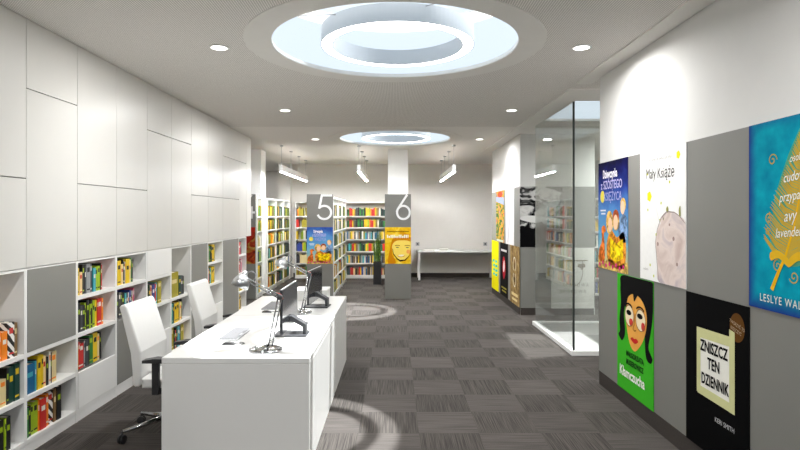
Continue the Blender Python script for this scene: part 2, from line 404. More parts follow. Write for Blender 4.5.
for i, (y0, y1, lab, doors) in enumerate(LOW):
    t = thing('shelf_unit', lab, 'shelf unit', (XF, y0, 0), 'shelf units of the storage wall'); L = y1-y0; D = 0.35
    MB().box(-D, 0, 0, 0.015, 0.0, 1.283).build('side_panel', 'shelfw', t)
    MB().box(-D, 0, L-0.015, L, 0.0, 1.283).build('side_panel', 'shelfw', t)
    MB().box(-D, -D+0.012, 0.015, L-0.015, 0.07, 1.283).build('back_panel', 'shelfw', t)
    MB().box(-0.02, -0.004, 0.015, L-0.015, 0.0, 0.072).build('plinth', 'shelfw', t)
    MB().box(-D+0.012, -0.001, 0.015, L-0.015, 1.265, 1.283).build('top_panel', 'shelfw', t)
    for z in SH:
        if z == 1.0 and (i in TALL): continue
        if any(a < z-0.001 < b for a, b, _ in doors): continue
        MB().box(-D+0.012, -0.001, 0.015, L-0.015, z-0.03, z).build('shelf', 'shelfw', t)
    for a, b, m in doors:
        MB().box(-0.02, 0.002, 0.017, L-0.017, a + (0.002 if a > 0.2 else -0.0), b-0.012, bev=0.0015, seg=1).build('door', m, t)
# upper cabinets
UP = [(2.60,3.23,[1.9]),(3.23,3.85,[1.9]),(3.85,4.47,[2.52]),(4.47,5.10,[1.9]),(5.10,5.73,[1.9]),(5.73,6.35,[2.52]),(6.35,6.97,[2.52]),
      (6.97,7.60,[1.9]),(7.60,8.25,[1.9]),(8.25,9.10,[1.9,2.52]),(9.10,9.56,[2.52]),(9.56,9.86,[])]
UL = ['left of the picture edge','at the left picture edge, above the tall niche','with one high seam, above the tall grey door','above the shelf with the white bottom door',
      'above the shelf beside the near chair','with a high seam, above the white top door','with a high seam, above the tall niche between chairs','above the full grey door behind the far chair',
      'above the shelf between two grey doors','with three doors, above the widest grey door','above the narrow last shelf unit','ending the row, with nothing below']
for i, (y0, y1, seams) in enumerate(UP):
    t = thing('wall_cabinet', 'white flat-fronted wall cabinet ' + UL[i], 'cabinet', (XF, y0, 1.287), 'white wall cabinets'); L = y1-y0; HH = H-1.287-0.002
    MB().box(-0.368, -0.022, 0.001, L-0.001, 0.0, HH).build('body', 'dark' if seams else 'lam', t)
    zs = [0.0] + [s-1.287 for s in seams] + [HH]
    for a, b in zip(zs[:-1], zs[1:]):
        MB().box(-0.0215, 0.004, 0.0018, L-0.0018, a + (0.003 if a else 0.0), b-(0.003 if b < HH else 0), bev=0.0012, seg=1).build('door', 'lam', t)

fill('R30 Y25 K40 W30 N40 R30 Y35 O40:190 _4 O52:185 S62:235 M30:225', 3.36, 0.70, 'shelf in the tall niche at the left edge')
fill('R40 Y35 K40 N35 E30 V45 Y40 V50:190 C60:175 K22 F48:240 F52:250', 3.30, 0.40, 'second lowest shelf at the left edge')
fill('K40 R30 Y40 K45 W25 K40 D35 K50:210 L14:200 K45:215 L12:215 K40:220', 3.29, 0.10, 'lowest shelf at the left edge')
fill('B100:205 T14:210 D14 Y40:245 Y22:240 P34:225 K28 W20 K22 C64:225', 3.872, 0.40, 'shelf right under the tall grey door')
fill('E34:205 K26 L30 L48:225 O14 R70:220 O36:235 S56:240 M30:245 _8 K52:250', 3.872, 0.10, 'lowest shelf under the tall grey door')
fill('Y54:220 P40:185 K30:240 D22 G60:245 D22 _20 T38:200 L42:205 L38:210 K12 R22:215', 4.49, 1.0, 'top shelf above the white bottom door')
fill('T18 K40 D30 K38 L24:225 K40 L16 K30 L34:225 Y40:225 R16 R56:230 O24:225', 4.49, 0.70, 'middle shelf above the white bottom door')
fill('Y34:195 R20 R62:200 G18:215 D36:220 K20 E64:240 Y66:245 C36:225 _4 K26:235', 4.49, 0.40, 'shelf directly above the white bottom door')
fill('E40:225 Y66:225 P34:190 K16 D26 W14 Y70:230 C24:220 E30:235 K26', 5.12, 1.0, 'top shelf beside the near chair')
fill('K56:210 D36 K24 L18:190 K46 T26 D28 W34:205 N24 G34 W20 Q18', 5.12, 0.70, 'second shelf beside the near chair')
fill('P34 M22 F36 R30:200 P24 N60:215 R26 T46:225 V90:235', 5.75, 0.70, 'shelf under the white top door')
fill('V235:285 _20 F60:230 D60:225 K30', 6.38, 0.70, 'tall niche between the chairs')
fill('E50:200 T28 F30 Y70:220 Y50:225 K40 C60:215 K30', 6.38, 0.40, 'second lowest shelf between the chairs')
fill('V100:270 K30 R36 F44 T60 N30 V80:235 Y30', 6.38, 0.10, 'lowest shelf between the chairs')
fill('Q60:215 E60:225 K36 F30 Y110:235 V24', 7.63, 1.0, 'top shelf between the two grey doors')
fill('R60:205 P36 F40 T40 Y50:225 Y50:220 V40', 7.63, 0.70, 'second shelf between the two grey doors')
fill('_60 R60:200 Q40 K40', 9.13, 1.0, 'top shelf of the narrow last unit')
fill('_60 R70:190 G40 Q50', 9.13, 0.70, 'second shelf of the narrow last unit')
fill('_40 V60:230 Y60 V60 Y50', 9.13, 0.40, 'third shelf of the narrow last unit')
fill('V60:220 Y60 M60', 9.13, 0.10, 'lowest shelf of the narrow last unit')

# ------------------------------------------------------------------ free-standing shelves
RZ = [0.09, 0.40, 0.71, 1.02, 1.33, 1.625]; TOP = 2.01
def double_case(name, x0, x1, ys, lab):
    t = thing(name, lab, 'bookcase', (x0, ys[0], 0), 'double-sided white bookcases'); W = x1-x0
    for y in ys:
        yy = min(max(y-ys[0], 0.0), ys[-1]-ys[0]-0.03)
        MB().box(0, W, yy, yy+0.03, 0, TOP).build('upright', 'shelfw', t)
    for a, b in zip(ys[:-1], ys[1:]):
        a2, b2 = a-ys[0]+0.03, min(b-ys[0], ys[-1]-ys[0]-0.03)
        for z in RZ: MB().box(0.002, W-0.002, a2, b2, z-0.025, z).build('shelf', 'shelfw', t)
        MB().box(0.002, W-0.002, a2, b2, TOP-0.025, TOP).build('top_panel', 'shelfw', t)
        MB().box(W/2-0.01, W/2+0.01, a2, b2, 0.09, TOP-0.025).build('back_panel', 'shelfw', t)
        MB().box(0.02, W-0.02, a2, b2, 0.0, 0.065).build('plinth', 'shelfw', t)
    return t
CASES = [(-3.24, -2.72, [11.105, 11.53], 'short white bookcase end in front of the far left pillar'),
         (-3.24, -2.72, [12.0, 12.87, 13.74, 14.58], 'long white bookcase running back behind the far left pillar'),
         (-1.73, -1.21, [11.105, 12.03, 12.97, 13.9], 'long white bookcase running back from the sign numbered 5'),
         (-0.19, 0.31, [11.105, 11.53], 'short white bookcase end behind the sign numbered 6'),
         (-0.19, 0.31, [12.0, 12.87, 13.74, 14.5], 'long white bookcase running back behind the central pillar')]
for x0, x1, ys, lab in CASES: double_case('double_sided_bookcase', x0, x1, ys, lab)

SB = MB(); SCODES = 'YVLFECKPMTWDRON'
WTS = {'green': [10,11,3,10,5,3,6,2,2,3,2,4,1,1,1], 'mix': [6,6,2,4,4,4,4,3,4,3,4,3,5,5,2]}
def stuff_row(face, pos, a0, a1, z, pal, seed, dens=0.93):
    R = random.Random(seed); a = a0
    while a < a1 - 0.03:
        code = R.choices(SCODES, WTS[pal])[0]
        for _ in range(R.choice((1, 1, 2, 3))):
            th = R.uniform(0.022, 0.05); hh = R.uniform(0.17, 0.235)
            if a + th > a1: break
            d = R.uniform(0.15, 0.19); q = R.uniform(0.008, 0.025); mi = SCODES.index(code)
            if face == '+x': SB.box(pos-q-d, pos-q, a, a+th-0.001, z, z+hh, mi)
            elif face == '-x': SB.box(pos+q, pos+q+d, a, a+th-0.001, z, z+hh, mi)
            else: SB.box(a, a+th-0.001, pos+q, pos+q+d, z, z+hh, mi)
            a += th
        if R.random() < 0.06: a += R.uniform(0.03, 0.09)
for ci, (x0, x1, ys, lab) in enumerate(CASES):
    for bi, (a, b) in enumerate(zip(ys[:-1], ys[1:])):
        for ri, z in enumerate(RZ):
            sd = ci*1000 + bi*100 + (ri if ri < 4 else 4)
            stuff_row('+x', x1, a+0.034, b-0.034, z, 'green' if ci < 3 else 'mix', sd)
            stuff_row('-x', x0, a+0.034, b-0.034, z, 'green', sd+50)

# back wall bookcases (face the viewer)
BX = [-2.60, -1.37, -0.13]; BYF = 14.61
BROW = ['red and orange top row','second row','third row','fourth row','fifth row','bottom row']
for bi in range(2):
    t = thing('wall_bookcase', ['white back wall bookcase seen between the far left shelves and sign 5','white back wall bookcase behind the plant between signs 5 and 6'][bi], 'bookcase', (BX[bi], BYF, 0), 'bookcases on the back wall')
    W = BX[bi+1]-BX[bi]
    for x in (0, W-0.025): MB().box(x, x+0.025, 0, 0.32, 0, 1.99).build('upright', 'shelfw', t)
    for z in RZ: MB().box(0.025, W-0.025, 0.002, 0.30, z-0.03, z).build('shelf', 'shelfw', t)
    MB().box(0.025, W-0.025, 0.002, 0.30, 1.965, 1.99).build('top_panel', 'shelfw', t)
    MB().box(0.025, W-0.025, 0.30, 0.32, 0, 1.965).build('back_panel', 'backwall', t)
    MB().box(0.025, W-0.025, 0.01, 0.03, 0, 0.06).build('plinth', 'shelfw', t)
SHELFN = ['bottom','fifth','fourth','third','second','top']
def back_row(x0, x1, z, seq, where, seed):
    R = random.Random(seed); x = x0; n = 0; k = 0
    while x < x1 - 0.03:
        code = seq[k % len(seq)]; k += 1
        if code == '_': x += 0.04; continue
        th = R.uniform(0.028, 0.048); hh = R.uniform(0.165, 0.225)
        if x + th > x1: break
        o = book(code, th, hh, R.uniform(0.15, 0.2), (x, BYF + R.uniform(0.01, 0.03), z), 'y', False)
        tag(o, f'{PAL[code][1]} book, {ORD[n]} from left on {where}', 'book', 'books on ' + where)
        x += th + 0.001; n += 1
SEQ_R = ['FDRRPKMRYNWPBMKCGYTD','TYGDMWKYFGTWNDBCKYTW','FTERRYMGEFKEYLRRVMWK','BGVYPDWGMFWVTNWGTFWB','FERRYMDKEFEKYYLORRYVMWFK','FERROYMDKEFEKYYLORRYVMWFK']
SEQ_L = ['MKVMYDCFKY','YMWFKVYMYK','YVKMWTYFKV','YVYFTMVYLF','MDQRMKDMRV','MDQRMKDMRV']
for ri, z in enumerate(RZ):
    sn = SHELFN[ri]
    sd = 31 if ri >= 4 else 40 + ri
    back_row(-1.25, -0.17, z, SEQ_R[ri], f'the {sn} shelf behind the plant', sd)
    stuff_row('-y', BYF, BX[0]+0.03, BX[1]-0.03, z, 'mix', 700+ri)

# shelf of books seen past the partition through the glass
t = thing('wall_bookcase', 'white bookcase glimpsed through the front pane of the glass enclosure', 'bookcase', (3.5, 11.2, 0), 'bookcases on the back wall')
for x in (0, 0.72, 1.42): MB().box(x, x+0.025, 0, 0.3, 0, 1.99).build('upright', 'shelfw', t)
for a in (0.025, 0.745):
    for z in RZ + [1.99]: MB().box(a, a+0.675 if a > 0.5 else 0.72, 0.002, 0.3, z-0.03, z).build('shelf', 'shelfw', t)
    MB().box(a, a+0.675 if a > 0.5 else 0.72, 0.28, 0.30, 0, 1.96).build('back_panel', 'shelfw', t)
for ri, z in enumerate(RZ):
    for a in (3.53, 4.25): stuff_row('-y', 11.2, a, a+0.66, z, 'mix', 900+ri+int(a))
so = SB.build('books', ['bk'+c for c in SCODES])
tag(so, 'rows of yellow, olive and green books packed in the free-standing bookcases', 'books', kind='stuff')

# ------------------------------------------------------------------ flat printed boards
def ellipse(cx, cy, rx, ry, n=28, rot=0.0):
    return [(cx + rx*math.cos(a)*math.cos(rot) - ry*math.sin(a)*math.sin(rot), cy + rx*math.cos(a)*math.sin(rot) + ry*math.sin(a)*math.cos(rot)) for a in [2*PI*k/n for k in range(n)]]
def smooth(pts, n=6):
    out = []; m = len(pts)
    for i in range(m):
        p0, p1, p2, p3 = [Vector(pts[(i+j-1) % m]) for j in range(4)]
        for k in range(n):
            t = k/n
            q = 0.5*((2*p1) + (p2-p0)*t + (2*p0-5*p1+4*p2-p3)*t*t + (3*p1-p0-3*p2+p3)*t**3)
            out.append((q.x, q.y))
    return out
def stroke(pts, w):
    """ribbon polygon along a polyline, w = full width (number or per-point list)"""
    P = [Vector(p) for p in pts]; L, Rr = [], []
    for i, p in enumerate(P):
        t = (P[min(i+1, len(P)-1)] - P[max(i-1, 0)]).normalized(); n = Vector((-t.y, t.x))
        ww = (w[i] if isinstance(w, (list, tuple)) else w)/2
        L.append(p + n*ww); Rr.append(p - n*ww)
    return [(L[i], L[i+1], Rr[i+1], Rr[i]) for i in range(len(P)-1)]
def arc(cx, cy, rx, ry, a0, a1, n=24):
    return [(cx + rx*math.cos(math.radians(a0 + (a1-a0)*k/n)), cy + ry*math.sin(math.radians(a0 + (a1-a0)*k/n))) for k in range(n+1)]
def clip(p, w, h):
    for ax, lim, sg in ((0, 0.001, 1), (0, w-0.001, -1), (1, 0.001, 1), (1, h-0.001, -1)):
        out = []
        for i, b in enumerate(p):
            a = p[i-1]; da, db = sg*(a[ax]-lim), sg*(b[ax]-lim)
            if (da >= 0) != (db >= 0):
                f = da/(da-db); out.append((a[0] + f*(b[0]-a[0]), a[1] + f*(b[1]-a[1])))
            if db >= 0: out.append(tuple(b))
        p = out
        if len(p) < 3: return []
    return p
LIFT = 0.0009
INK = {}
def ink(c, rough=0.55):
    if c not in INK: INK[c] = M('print_%02x%02x%02x' % c, c, 0.8, spec=0.05, var=0.05, scale=25)
    return INK[c]
class Board:
    def __init__(self, name, label, cat, org, sdir, ndir, w, h, mat, group, th=0.006):
        m = MB(); m.box(0, w, 0, h, 0.0, th); self.o = m.build(name, mat)
        s, n, t = Vector(sdir), Vector(ndir), Vector((0,0,1))
        Mx = Matrix((s, t, n)).transposed().to_4x4(); Mx.translation = Vector(org)
        self.o.matrix_world = Mx; self.w, self.h, self.th = w, h, th
        tag(self.o, label, cat, group)
    def shape(self, name, polys, c, layer=1):
        m = MB(); m.flat = True
        for k, p in enumerate(polys):
            p = clip(p, self.w, self.h)
            if len(p) > 2: m.poly(p, self.th + LIFT*layer + 0.0007*k/max(1, len(polys)))
        bmesh.ops.triangulate(m.b, faces=m.b.faces)
        return m.build(name, c if isinstance(c, (str, bpy.types.Material)) else ink(c), self.o)
    def each(self, name, polys, c, layer=1):
        for p in polys: self.shape(name, [p], c, layer)
    def text(self, name, body, s, t, size, c, layer=2, align='LEFT', sx=1.0, rot=0.0, shear=0.0, bold=0.0, space=1.0):
        cu = bpy.data.curves.new('tmp', 'FONT'); cu.body = body; cu.size = size; cu.align_x = align; cu.shear = shear; cu.offset = bold; cu.space_character = space
        cu.resolution_u = 3
        o = bpy.data.objects.new('tmp', cu); COL.objects.link(o)
        me = bpy.data.meshes.new_from_object(o.evaluated_get(bpy.context.evaluated_depsgraph_get()))
        bpy.data.objects.remove(o); bpy.data.curves.remove(cu)
        me.name = name; me.materials.clear(); me.materials.append(c if isinstance(c, bpy.types.Material) else ink(c))
        me.transform(Matrix.Translation((s, t, self.th + LIFT*layer)) @ Matrix.Rotation(rot, 4, 'Z') @ Matrix.Diagonal((sx, 1, 1, 1)))
        q = bpy.data.objects.new(name, me); COL.objects.link(q); q.parent = self.o
        return q
def art(name, fn):
    a = N(name); co = a.coord(); s = a.n('ShaderNodeSeparateXYZ'); a.l(co, s.inputs[0])
    a.l(fn(a, co, s.outputs[0], s.outputs[1]), a.p.inputs['Base Color']); a.p.inputs['Roughness'].default_value = 0.8; a.p.inputs['Specular IOR Level'].default_value = 0.05
    return a.m
def wob(a, t, co, amt, scale): return a.math('MULTIPLY_ADD', a.noise(co, scale, 4.0), amt, a.math('SUBTRACT', t, amt/2))
A_moon = art('print_night_sky', lambda a, co, s, t: a.ramp(wob(a, t, co, 0.28, 7), [(0.06,(232,206,120)),(0.16,(150,186,176)),(0.30,(104,168,206)),(0.55,(84,138,200)),(0.74,(42,66,150)),(0.9,(14,16,84)),(1.0,(8,8,48))]))
A_teal = art('print_teal', lambda a, co, s, t: a.mix(a.math('MULTIPLY', 1.0, a.math('MINIMUM', 1.0, a.math('MULTIPLY', 13.0, a.math('MINIMUM', a.math('MINIMUM', s, a.math('SUBTRACT', 0.716, s)), a.math('MULTIPLY', 0.8, a.math('MINIMUM', t, a.math('SUBTRACT', 1.06, t))))))),
              lin((28,52,130)), a.ramp(a.noise(co, 9.0, 4.0), [(0.3,(0,128,156)),(0.7,(6,164,184))])))
A_yface = art('print_gold', lambda a, co, s, t: a.ramp(a.noise(co, 6.0, 3.0, 0.8), [(0.3,(214,150,18)),(0.5,(240,196,36)),(0.7,(250,226,96))]))
A_rust = art('print_rust', lambda a, co, s, t: a.ramp(a.noise(co, 5.0, 5.0, 1.5), [(0.35,(70,24,18)),(0.46,(150,52,24)),(0.54,(140,104,44)),(0.66,(168,140,70)),(0.75,(90,70,30))]))
A_bw = art('print_mono', lambda a, co, s, t: a.ramp(a.noise(co, 3.6, 5.0, 1.8), [(0.38,(8,8,9)),(0.44,(70,70,70)),(0.5,(190,188,186)),(0.6,(206,204,202)),(0.72,(110,110,110))]))
A_col = art('print_painted', lambda a, co, s, t: a.ramp(a.noise(co, 5.0, 4.0, 2.0), [(0.36,(52,84,46)),(0.46,(92,122,60)),(0.51,(196,166,60)),(0.56,(216,140,40)),(0.6,(190,74,40)),(0.66,(140,150,180)),(0.75,(70,90,60))]))
A_brown = art('print_parchment', lambda a, co, s, t: a.ramp(a.noise(co, 8.0, 5.0, 0.8), [(0.3,(110,86,50)),(0.55,(160,132,84)),(0.75,(190,164,112))]))
A_plan = art('print_planet', lambda a, co, s, t: a.ramp(a.noise(co, 5.0, 5.0, 1.0), [(0.3,(196,174,166)),(0.52,(222,206,198)),(0.72,(184,170,176))]))

RS, RN = (0,-1,0), (-1,0,0)          # right walls: picture left-to-right runs towards the viewer
G1 = 'book cover posters on the right wall'
def poster_moon(name, lab, org, sd, nd, w, h, grp, small=False):
    b = Board(name, lab, 'poster', org, sd, nd, w, h, A_moon, grp); k = w/0.69; q = h/1.01
    X = lambda s, t: (s*k, t*q)
    def E(*e): return [X(*p) for p in ellipse(*e)]
    def wash(c):
        if ('w', c) not in INK:
            d = tuple(int(v*0.62) for v in c); l = tuple(int(min(255, v*1.15+12)) for v in c)
            INK[('w', c)] = art('wash_%02x%02x%02x' % c, lambda a, co, s, t: a.ramp(a.noise(co, 14.0, 5.0, 1.2), [(0.34, d), (0.5, c), (0.64, l)]))
        return INK[('w', c)]
    # three people reading a big yellow book, a seated animal at the left
    b.shape('meadow', [[X(*p) for p in smooth([(0,0),(0.69,0),(0.69,0.1),(0.5,0.06),(0.3,0.1),(0.15,0.07),(0,0.12)])]], wash((206,170,90)), 1)
    b.shape('robe', [[X(*p) for p in smooth([(0.28,0.06),(0.60,0.04),(0.66,0.24),(0.60,0.36),(0.46,0.31),(0.32,0.37),(0.22,0.24)])]], wash((226,140,46)), 1)
    b.shape('robe', [[X(*p) for p in smooth([(0.52,0.3),(0.67,0.28),(0.685,0.46),(0.6,0.52),(0.5,0.44)])]], wash((120,150,190)), 1)
    b.shape('book_print', [[X(*p) for p in [(0.30,0.12),(0.45,0.08),(0.60,0.13),(0.60,0.30),(0.45,0.25),(0.30,0.31)]]], wash((250,206,20)), 3)
    b.each('hair', [E(0.29,0.44,0.085,0.11), E(0.44,0.46,0.075,0.09), E(0.60,0.60,0.06,0.06)], wash((226,178,92)), 2)
    b.each('hair', [E(0.44,0.50,0.07,0.06)], wash((170,80,40)), 3)
    b.each('face', [E(0.31,0.42,0.05,0.068), E(0.44,0.445,0.052,0.068), E(0.595,0.575,0.046,0.06)], (246,206,170), 4)
    b.shape('animal', [[X(*p) for p in smooth([(0.03,0.08),(0.16,0.07),(0.17,0.2),(0.15,0.33),(0.2,0.36),(0.16,0.41),(0.09,0.38),(0.1,0.26),(0.03,0.18)])]], wash((214,110,40)), 2)
    b.each('flower_print', [E(0.05+0.08*i,0.035+0.02*(i%2),0.022,0.02) for i in range(8)], (214,60,120), 4)
    b.text('lettering', 'Dziewczynka', 0.30*k, 0.86*q, 0.105*q, (244,240,250), 3, 'CENTER', 0.62*k, bold=0.004)
    b.text('lettering', 'z SZÓSTEGO', 0.33*k, 0.755*q, 0.11*q, (196,190,236), 3, 'CENTER', 0.80*k, bold=0.002)
    b.text('lettering', 'KSIĘŻYCA', 0.36*k, 0.645*q, 0.11*q, (170,172,224), 3, 'CENTER', 0.84*k, bold=0.001)
    b.shape('moon', [E(0.115,0.685,0.055,0.058)], (236,220,90), 2)
    b.shape('small_print', [[X(0.06,0.545),X(0.2,0.545),X(0.2,0.56),X(0.06,0.56)], [X(0.08,0.515),X(0.19,0.515),X(0.19,0.53),X(0.08,0.53)]], (232,236,246), 2)
    return b
poster_moon('poster', 'blue and orange poster of people reading, left end of the near right wall', (2.0, 5.51, 1.14), RS, RN, 0.69, 1.01, G1)

# white cover with a small planet
b = Board('poster', 'white poster with a pale pink planet and yellow stars on the right wall', 'poster', (2.0, 4.57, 1.14), RS, RN, 0.72, 1.01, ink((240,239,236)), G1)
b.shape('planet', [smooth([(0.33,0.005),(0.30,0.15),(0.27,0.30),(0.30,0.40),(0.36,0.49),(0.45,0.535),(0.56,0.53),(0.64,0.50),(0.715,0.45),(0.715,0.25),(0.715,0.005)])], A_plan, 1)
b.shape('planet_outline', stroke([(0.33,0.005),(0.295,0.15),(0.27,0.30),(0.30,0.40),(0.36,0.49),(0.45,0.535),(0.56,0.53),(0.64,0.50),(0.715,0.45)], 0.006), (150,132,128), 2)
b.each('crater', [ellipse(0.31,0.29,0.014,0.016), ellipse(0.55,0.34,0.016,0.016), ellipse(0.49,0.44,0.012,0.01), ellipse(0.60,0.16,0.014,0.014)], (160,136,128), 2)
b.shape('plant', [smooth([(0.45,0.53),(0.44,0.555),(0.46,0.575),(0.475,0.555),(0.47,0.53)]), smooth([(0.63,0.505),(0.625,0.55),(0.645,0.575),(0.65,0.54),(0.65,0.50)])], (150,150,90), 2)
b.each('star', [ellipse(0.165,0.655,0.042,0.044,5), ellipse(0.615,0.935,0.03,0.032,5)], (226,216,40), 1)
b.each('star', [ellipse(s, t, 0.012, 0.013, 5) for s, t in [(0.13,0.83),(0.14,0.55),(0.36,0.60),(0.34,0.47),(0.28,0.36),(0.18,0.12),(0.24,0.04),(0.40,0.48),(0.49,0.75)]], (206,210,90), 1)
b.shape('comet_trail', stroke([(0.27,0.585),(0.32,0.48),(0.35,0.44)], [0.004,0.01,0.016]), (222,222,218), 1)
b.text('lettering', 'Mały Książę', 0.335, 0.79, 0.115, (70,68,66), 2, 'CENTER', 0.78, rot=-0.02)
b.text('small_print', 'ANTOINE DE SAINT-EXUPÉRY', 0.34, 0.925, 0.03, (170,168,165), 2, 'CENTER', 1.0)
b.text('small_print', 'wydanie', 0.06, 0.075, 0.03, (170,168,165), 2, 'LEFT', 0.9)

# teal cover with gold feather
b = Board('poster', 'teal poster with a gold feather over an open book at the right edge', 'poster', (2.0, 3.166, 1.14), RS, RN, 0.716, 1.01, A_teal, G1)
GOLD = (196,164,62)
spine_ = [(0.195,0.115),(0.24,0.20),(0.30,0.30),(0.36,0.45),(0.40,0.60),(0.425,0.75),(0.43,0.90)]
b.shape('quill', stroke(spine_, [0.026,0.022,0.016,0.012,0.01,0.008,0.004]), (226,176,24), 3)
R2 = random.Random(3); barbs = []
def spn(t):
    f = t*(len(spine_)-1); i = min(int(f), len(spine_)-2); g = f-i
    return Vector(spine_[i])*(1-g) + Vector(spine_[i+1])*g
for k in range(46):
    t = 0.30 + 0.68*k/45; p = spn(t); wd = 0.165*min(1.0, (1.03-t)/0.5)**0.8 + 0.008
    for sgn in (-1, 1):
        e = p + Vector((sgn*wd*R2.uniform(0.85,1.05), 0.02 + 0.10*wd/0.2)); mid = (p+e)/2 + Vector((0,-0.02))
        barbs += stroke([p, mid, e], [0.012,0.011,0.004])
b.shape('feather_ground', [smooth([(0.20,0.30),(0.19,0.42),(0.22,0.60),(0.29,0.76),(0.36,0.88),(0.43,0.96),(0.49,0.86),(0.53,0.70),(0.54,0.52),(0.51,0.36),(0.45,0.28),(0.32,0.25)])], (84,160,128), 1)
b.shape('feather', barbs, GOLD, 2)
curls = []
for cx, cy, r, a0 in [(0.20,0.80,0.035,0),(0.17,0.49,0.03,40),(0.24,0.245,0.035,90),(0.36,0.20,0.035,200),(0.165,0.42,0.022,0)]:
    curls += stroke([(cx + r*(1-k/26)*math.cos(math.radians(a0+k*22)), cy + r*(1-k/26)*math.sin(math.radians(a0+k*22))) for k in range(24)], 0.006)
b.shape('curl', curls, GOLD, 2)
b.shape('open_book', [smooth([(0.185,0.31),(0.25,0.325),(0.325,0.285),(0.325,0.245),(0.25,0.285),(0.19,0.27)]), smooth([(0.325,0.285),(0.40,0.33),(0.50,0.315),(0.49,0.27),(0.40,0.285),(0.325,0.245)])], (222,178,40), 4)
for body, s, t, sz in [('osobliwe i',0.33,0.775,0.055),('cudowne',0.285,0.675,0.07),('przypadki',0.255,0.575,0.07),('avy',0.29,0.475,0.085),('lavender',0.225,0.39,0.07)]:
    b.text('lettering', body, s, t, sz, (240,244,240), 5, 'LEFT', 0.8, rot=0.1, shear=0.35)
b.text('lettering', 'LESLYE WALTON', 0.10, 0.045, 0.058, (236,236,224), 5, 'LEFT', 0.85, space=1.2)

# green cover: a generic woman's portrait
b = Board('poster', 'bright green poster of a woman with black curled hair on the right wall', 'poster', (2.0, 5.04, 0.13), RS, RN, 0.70, 1.0, ink((62,176,40)), G1)
b.shape('hair', [smooth([(0.13,0.995),(0.69,0.995),(0.695,0.75),(0.66,0.60),(0.62,0.48),(0.66,0.43),(0.69,0.40),(0.66,0.36),(0.59,0.37),(0.56,0.45),(0.55,0.58),(0.50,0.72),(0.34,0.80),(0.22,0.78),(0.15,0.68),(0.17,0.54),(0.16,0.47),(0.10,0.42),(0.03,0.46),(0.06,0.50),(0.05,0.60),(0.08,0.75),(0.07,0.9)])], (14,13,14), 1)
b.shape('face', [smooth([(0.20,0.60),(0.19,0.72),(0.24,0.82),(0.36,0.86),(0.50,0.83),(0.585,0.74),(0.585,0.62),(0.52,0.50),(0.42,0.41),(0.35,0.385),(0.28,0.42),(0.23,0.50)])], (232,166,78), 2)
b.shape('fringe', [smooth([(0.16,0.9),(0.40,0.92),(0.62,0.90),(0.60,0.74),(0.54,0.83),(0.44,0.86),(0.36,0.80),(0.33,0.86),(0.24,0.82),(0.19,0.72)])], (14,13,14), 3)
b.each('lens', [ellipse(0.265,0.665,0.085,0.085), ellipse(0.485,0.665,0.088,0.085)], (244,226,190), 3)
b.each('cheek', [ellipse(0.30,0.615,0.04,0.032), ellipse(0.53,0.62,0.035,0.035)], (206,64,60), 4)
b.each('eye', [ellipse(0.255,0.69,0.05,0.022), ellipse(0.47,0.695,0.052,0.022)], (16,14,14), 4)
b.each('eyebrow', stroke(arc(0.255,0.72,0.075,0.045,25,150), 0.014) + stroke(arc(0.475,0.725,0.08,0.045,25,150), 0.014), (16,14,14), 5)
for ex in (0.265, 0.485): b.shape('glasses_rim', stroke(arc(ex,0.665,0.09,0.088,0,360), 0.007), (150,110,70), 5)
b.shape('nose', stroke([(0.375,0.70),(0.36,0.60),(0.34,0.565),(0.37,0.555),(0.40,0.565)], 0.008), (150,90,40), 4)
b.shape('lips', [smooth([(0.29,0.475),(0.33,0.495),(0.36,0.487),(0.40,0.497),(0.44,0.48),(0.37,0.45)])], (196,44,40), 4)
b.text('lettering', 'MAŁGORZATA', 0.20, 0.315, 0.062, (22,52,22), 4, 'LEFT', 0.82, bold=0.002)
b.text('lettering', 'MUSIEROWICZ', 0.20, 0.245, 0.062, (22,52,22), 4, 'LEFT', 0.80, bold=0.002)
b.text('lettering', 'Kłamczucha', 0.06, 0.125, 0.118, (246,248,238), 4, 'LEFT', 0.88, bold=0.003)

# black cover with a taped note
b = Board('poster', 'black poster with a taped white note and brown sticker on the right wall', 'poster', (2.0, 3.85, 0.13), RS, RN, 0.684, 1.0, ink((5,5,6)), G1)
b.shape('note', [[(0.165,0.385),(0.535,0.375),(0.54,0.775),(0.165,0.765)]], (236,234,224), 1)
b.shape('tape', [[(0.14,0.72),(0.50,0.735),(0.50,0.795),(0.14,0.785)], [(0.14,0.36),(0.185,0.36),(0.185,0.77),(0.14,0.78)], [(0.15,0.355),(0.555,0.345),(0.555,0.40),(0.15,0.41)], [(0.50,0.345),(0.555,0.345),(0.555,0.83),(0.50,0.84)]], (204,204,150), 2)
for body, t, xs, ss in [('ZNISZCZ',0.645,0.74,0.335),('TEN',0.545,0.74,0.335),('DZIENNIK',0.435,0.66,0.345)]:
    b.text('lettering', body, ss, t, 0.098, (18,17,17), 3, 'CENTER', xs, bold=0.003)
b.shape('sticker', [ellipse(0.575,0.862,0.072,0.085,36)], (96,62,26), 1)
b.text('small_print', 'TWORZYĆ TO', 0.575, 0.868, 0.028, (190,170,140), 3, 'CENTER', 0.8, rot=-0.25)
b.text('small_print', 'NISZCZYĆ', 0.565, 0.835, 0.028, (190,170,140), 3, 'CENTER', 0.8, rot=-0.25)
b.text('lettering', 'KERI SMITH', 0.45, 0.235, 0.042, (196,196,196), 2, 'CENTER', 0.95)

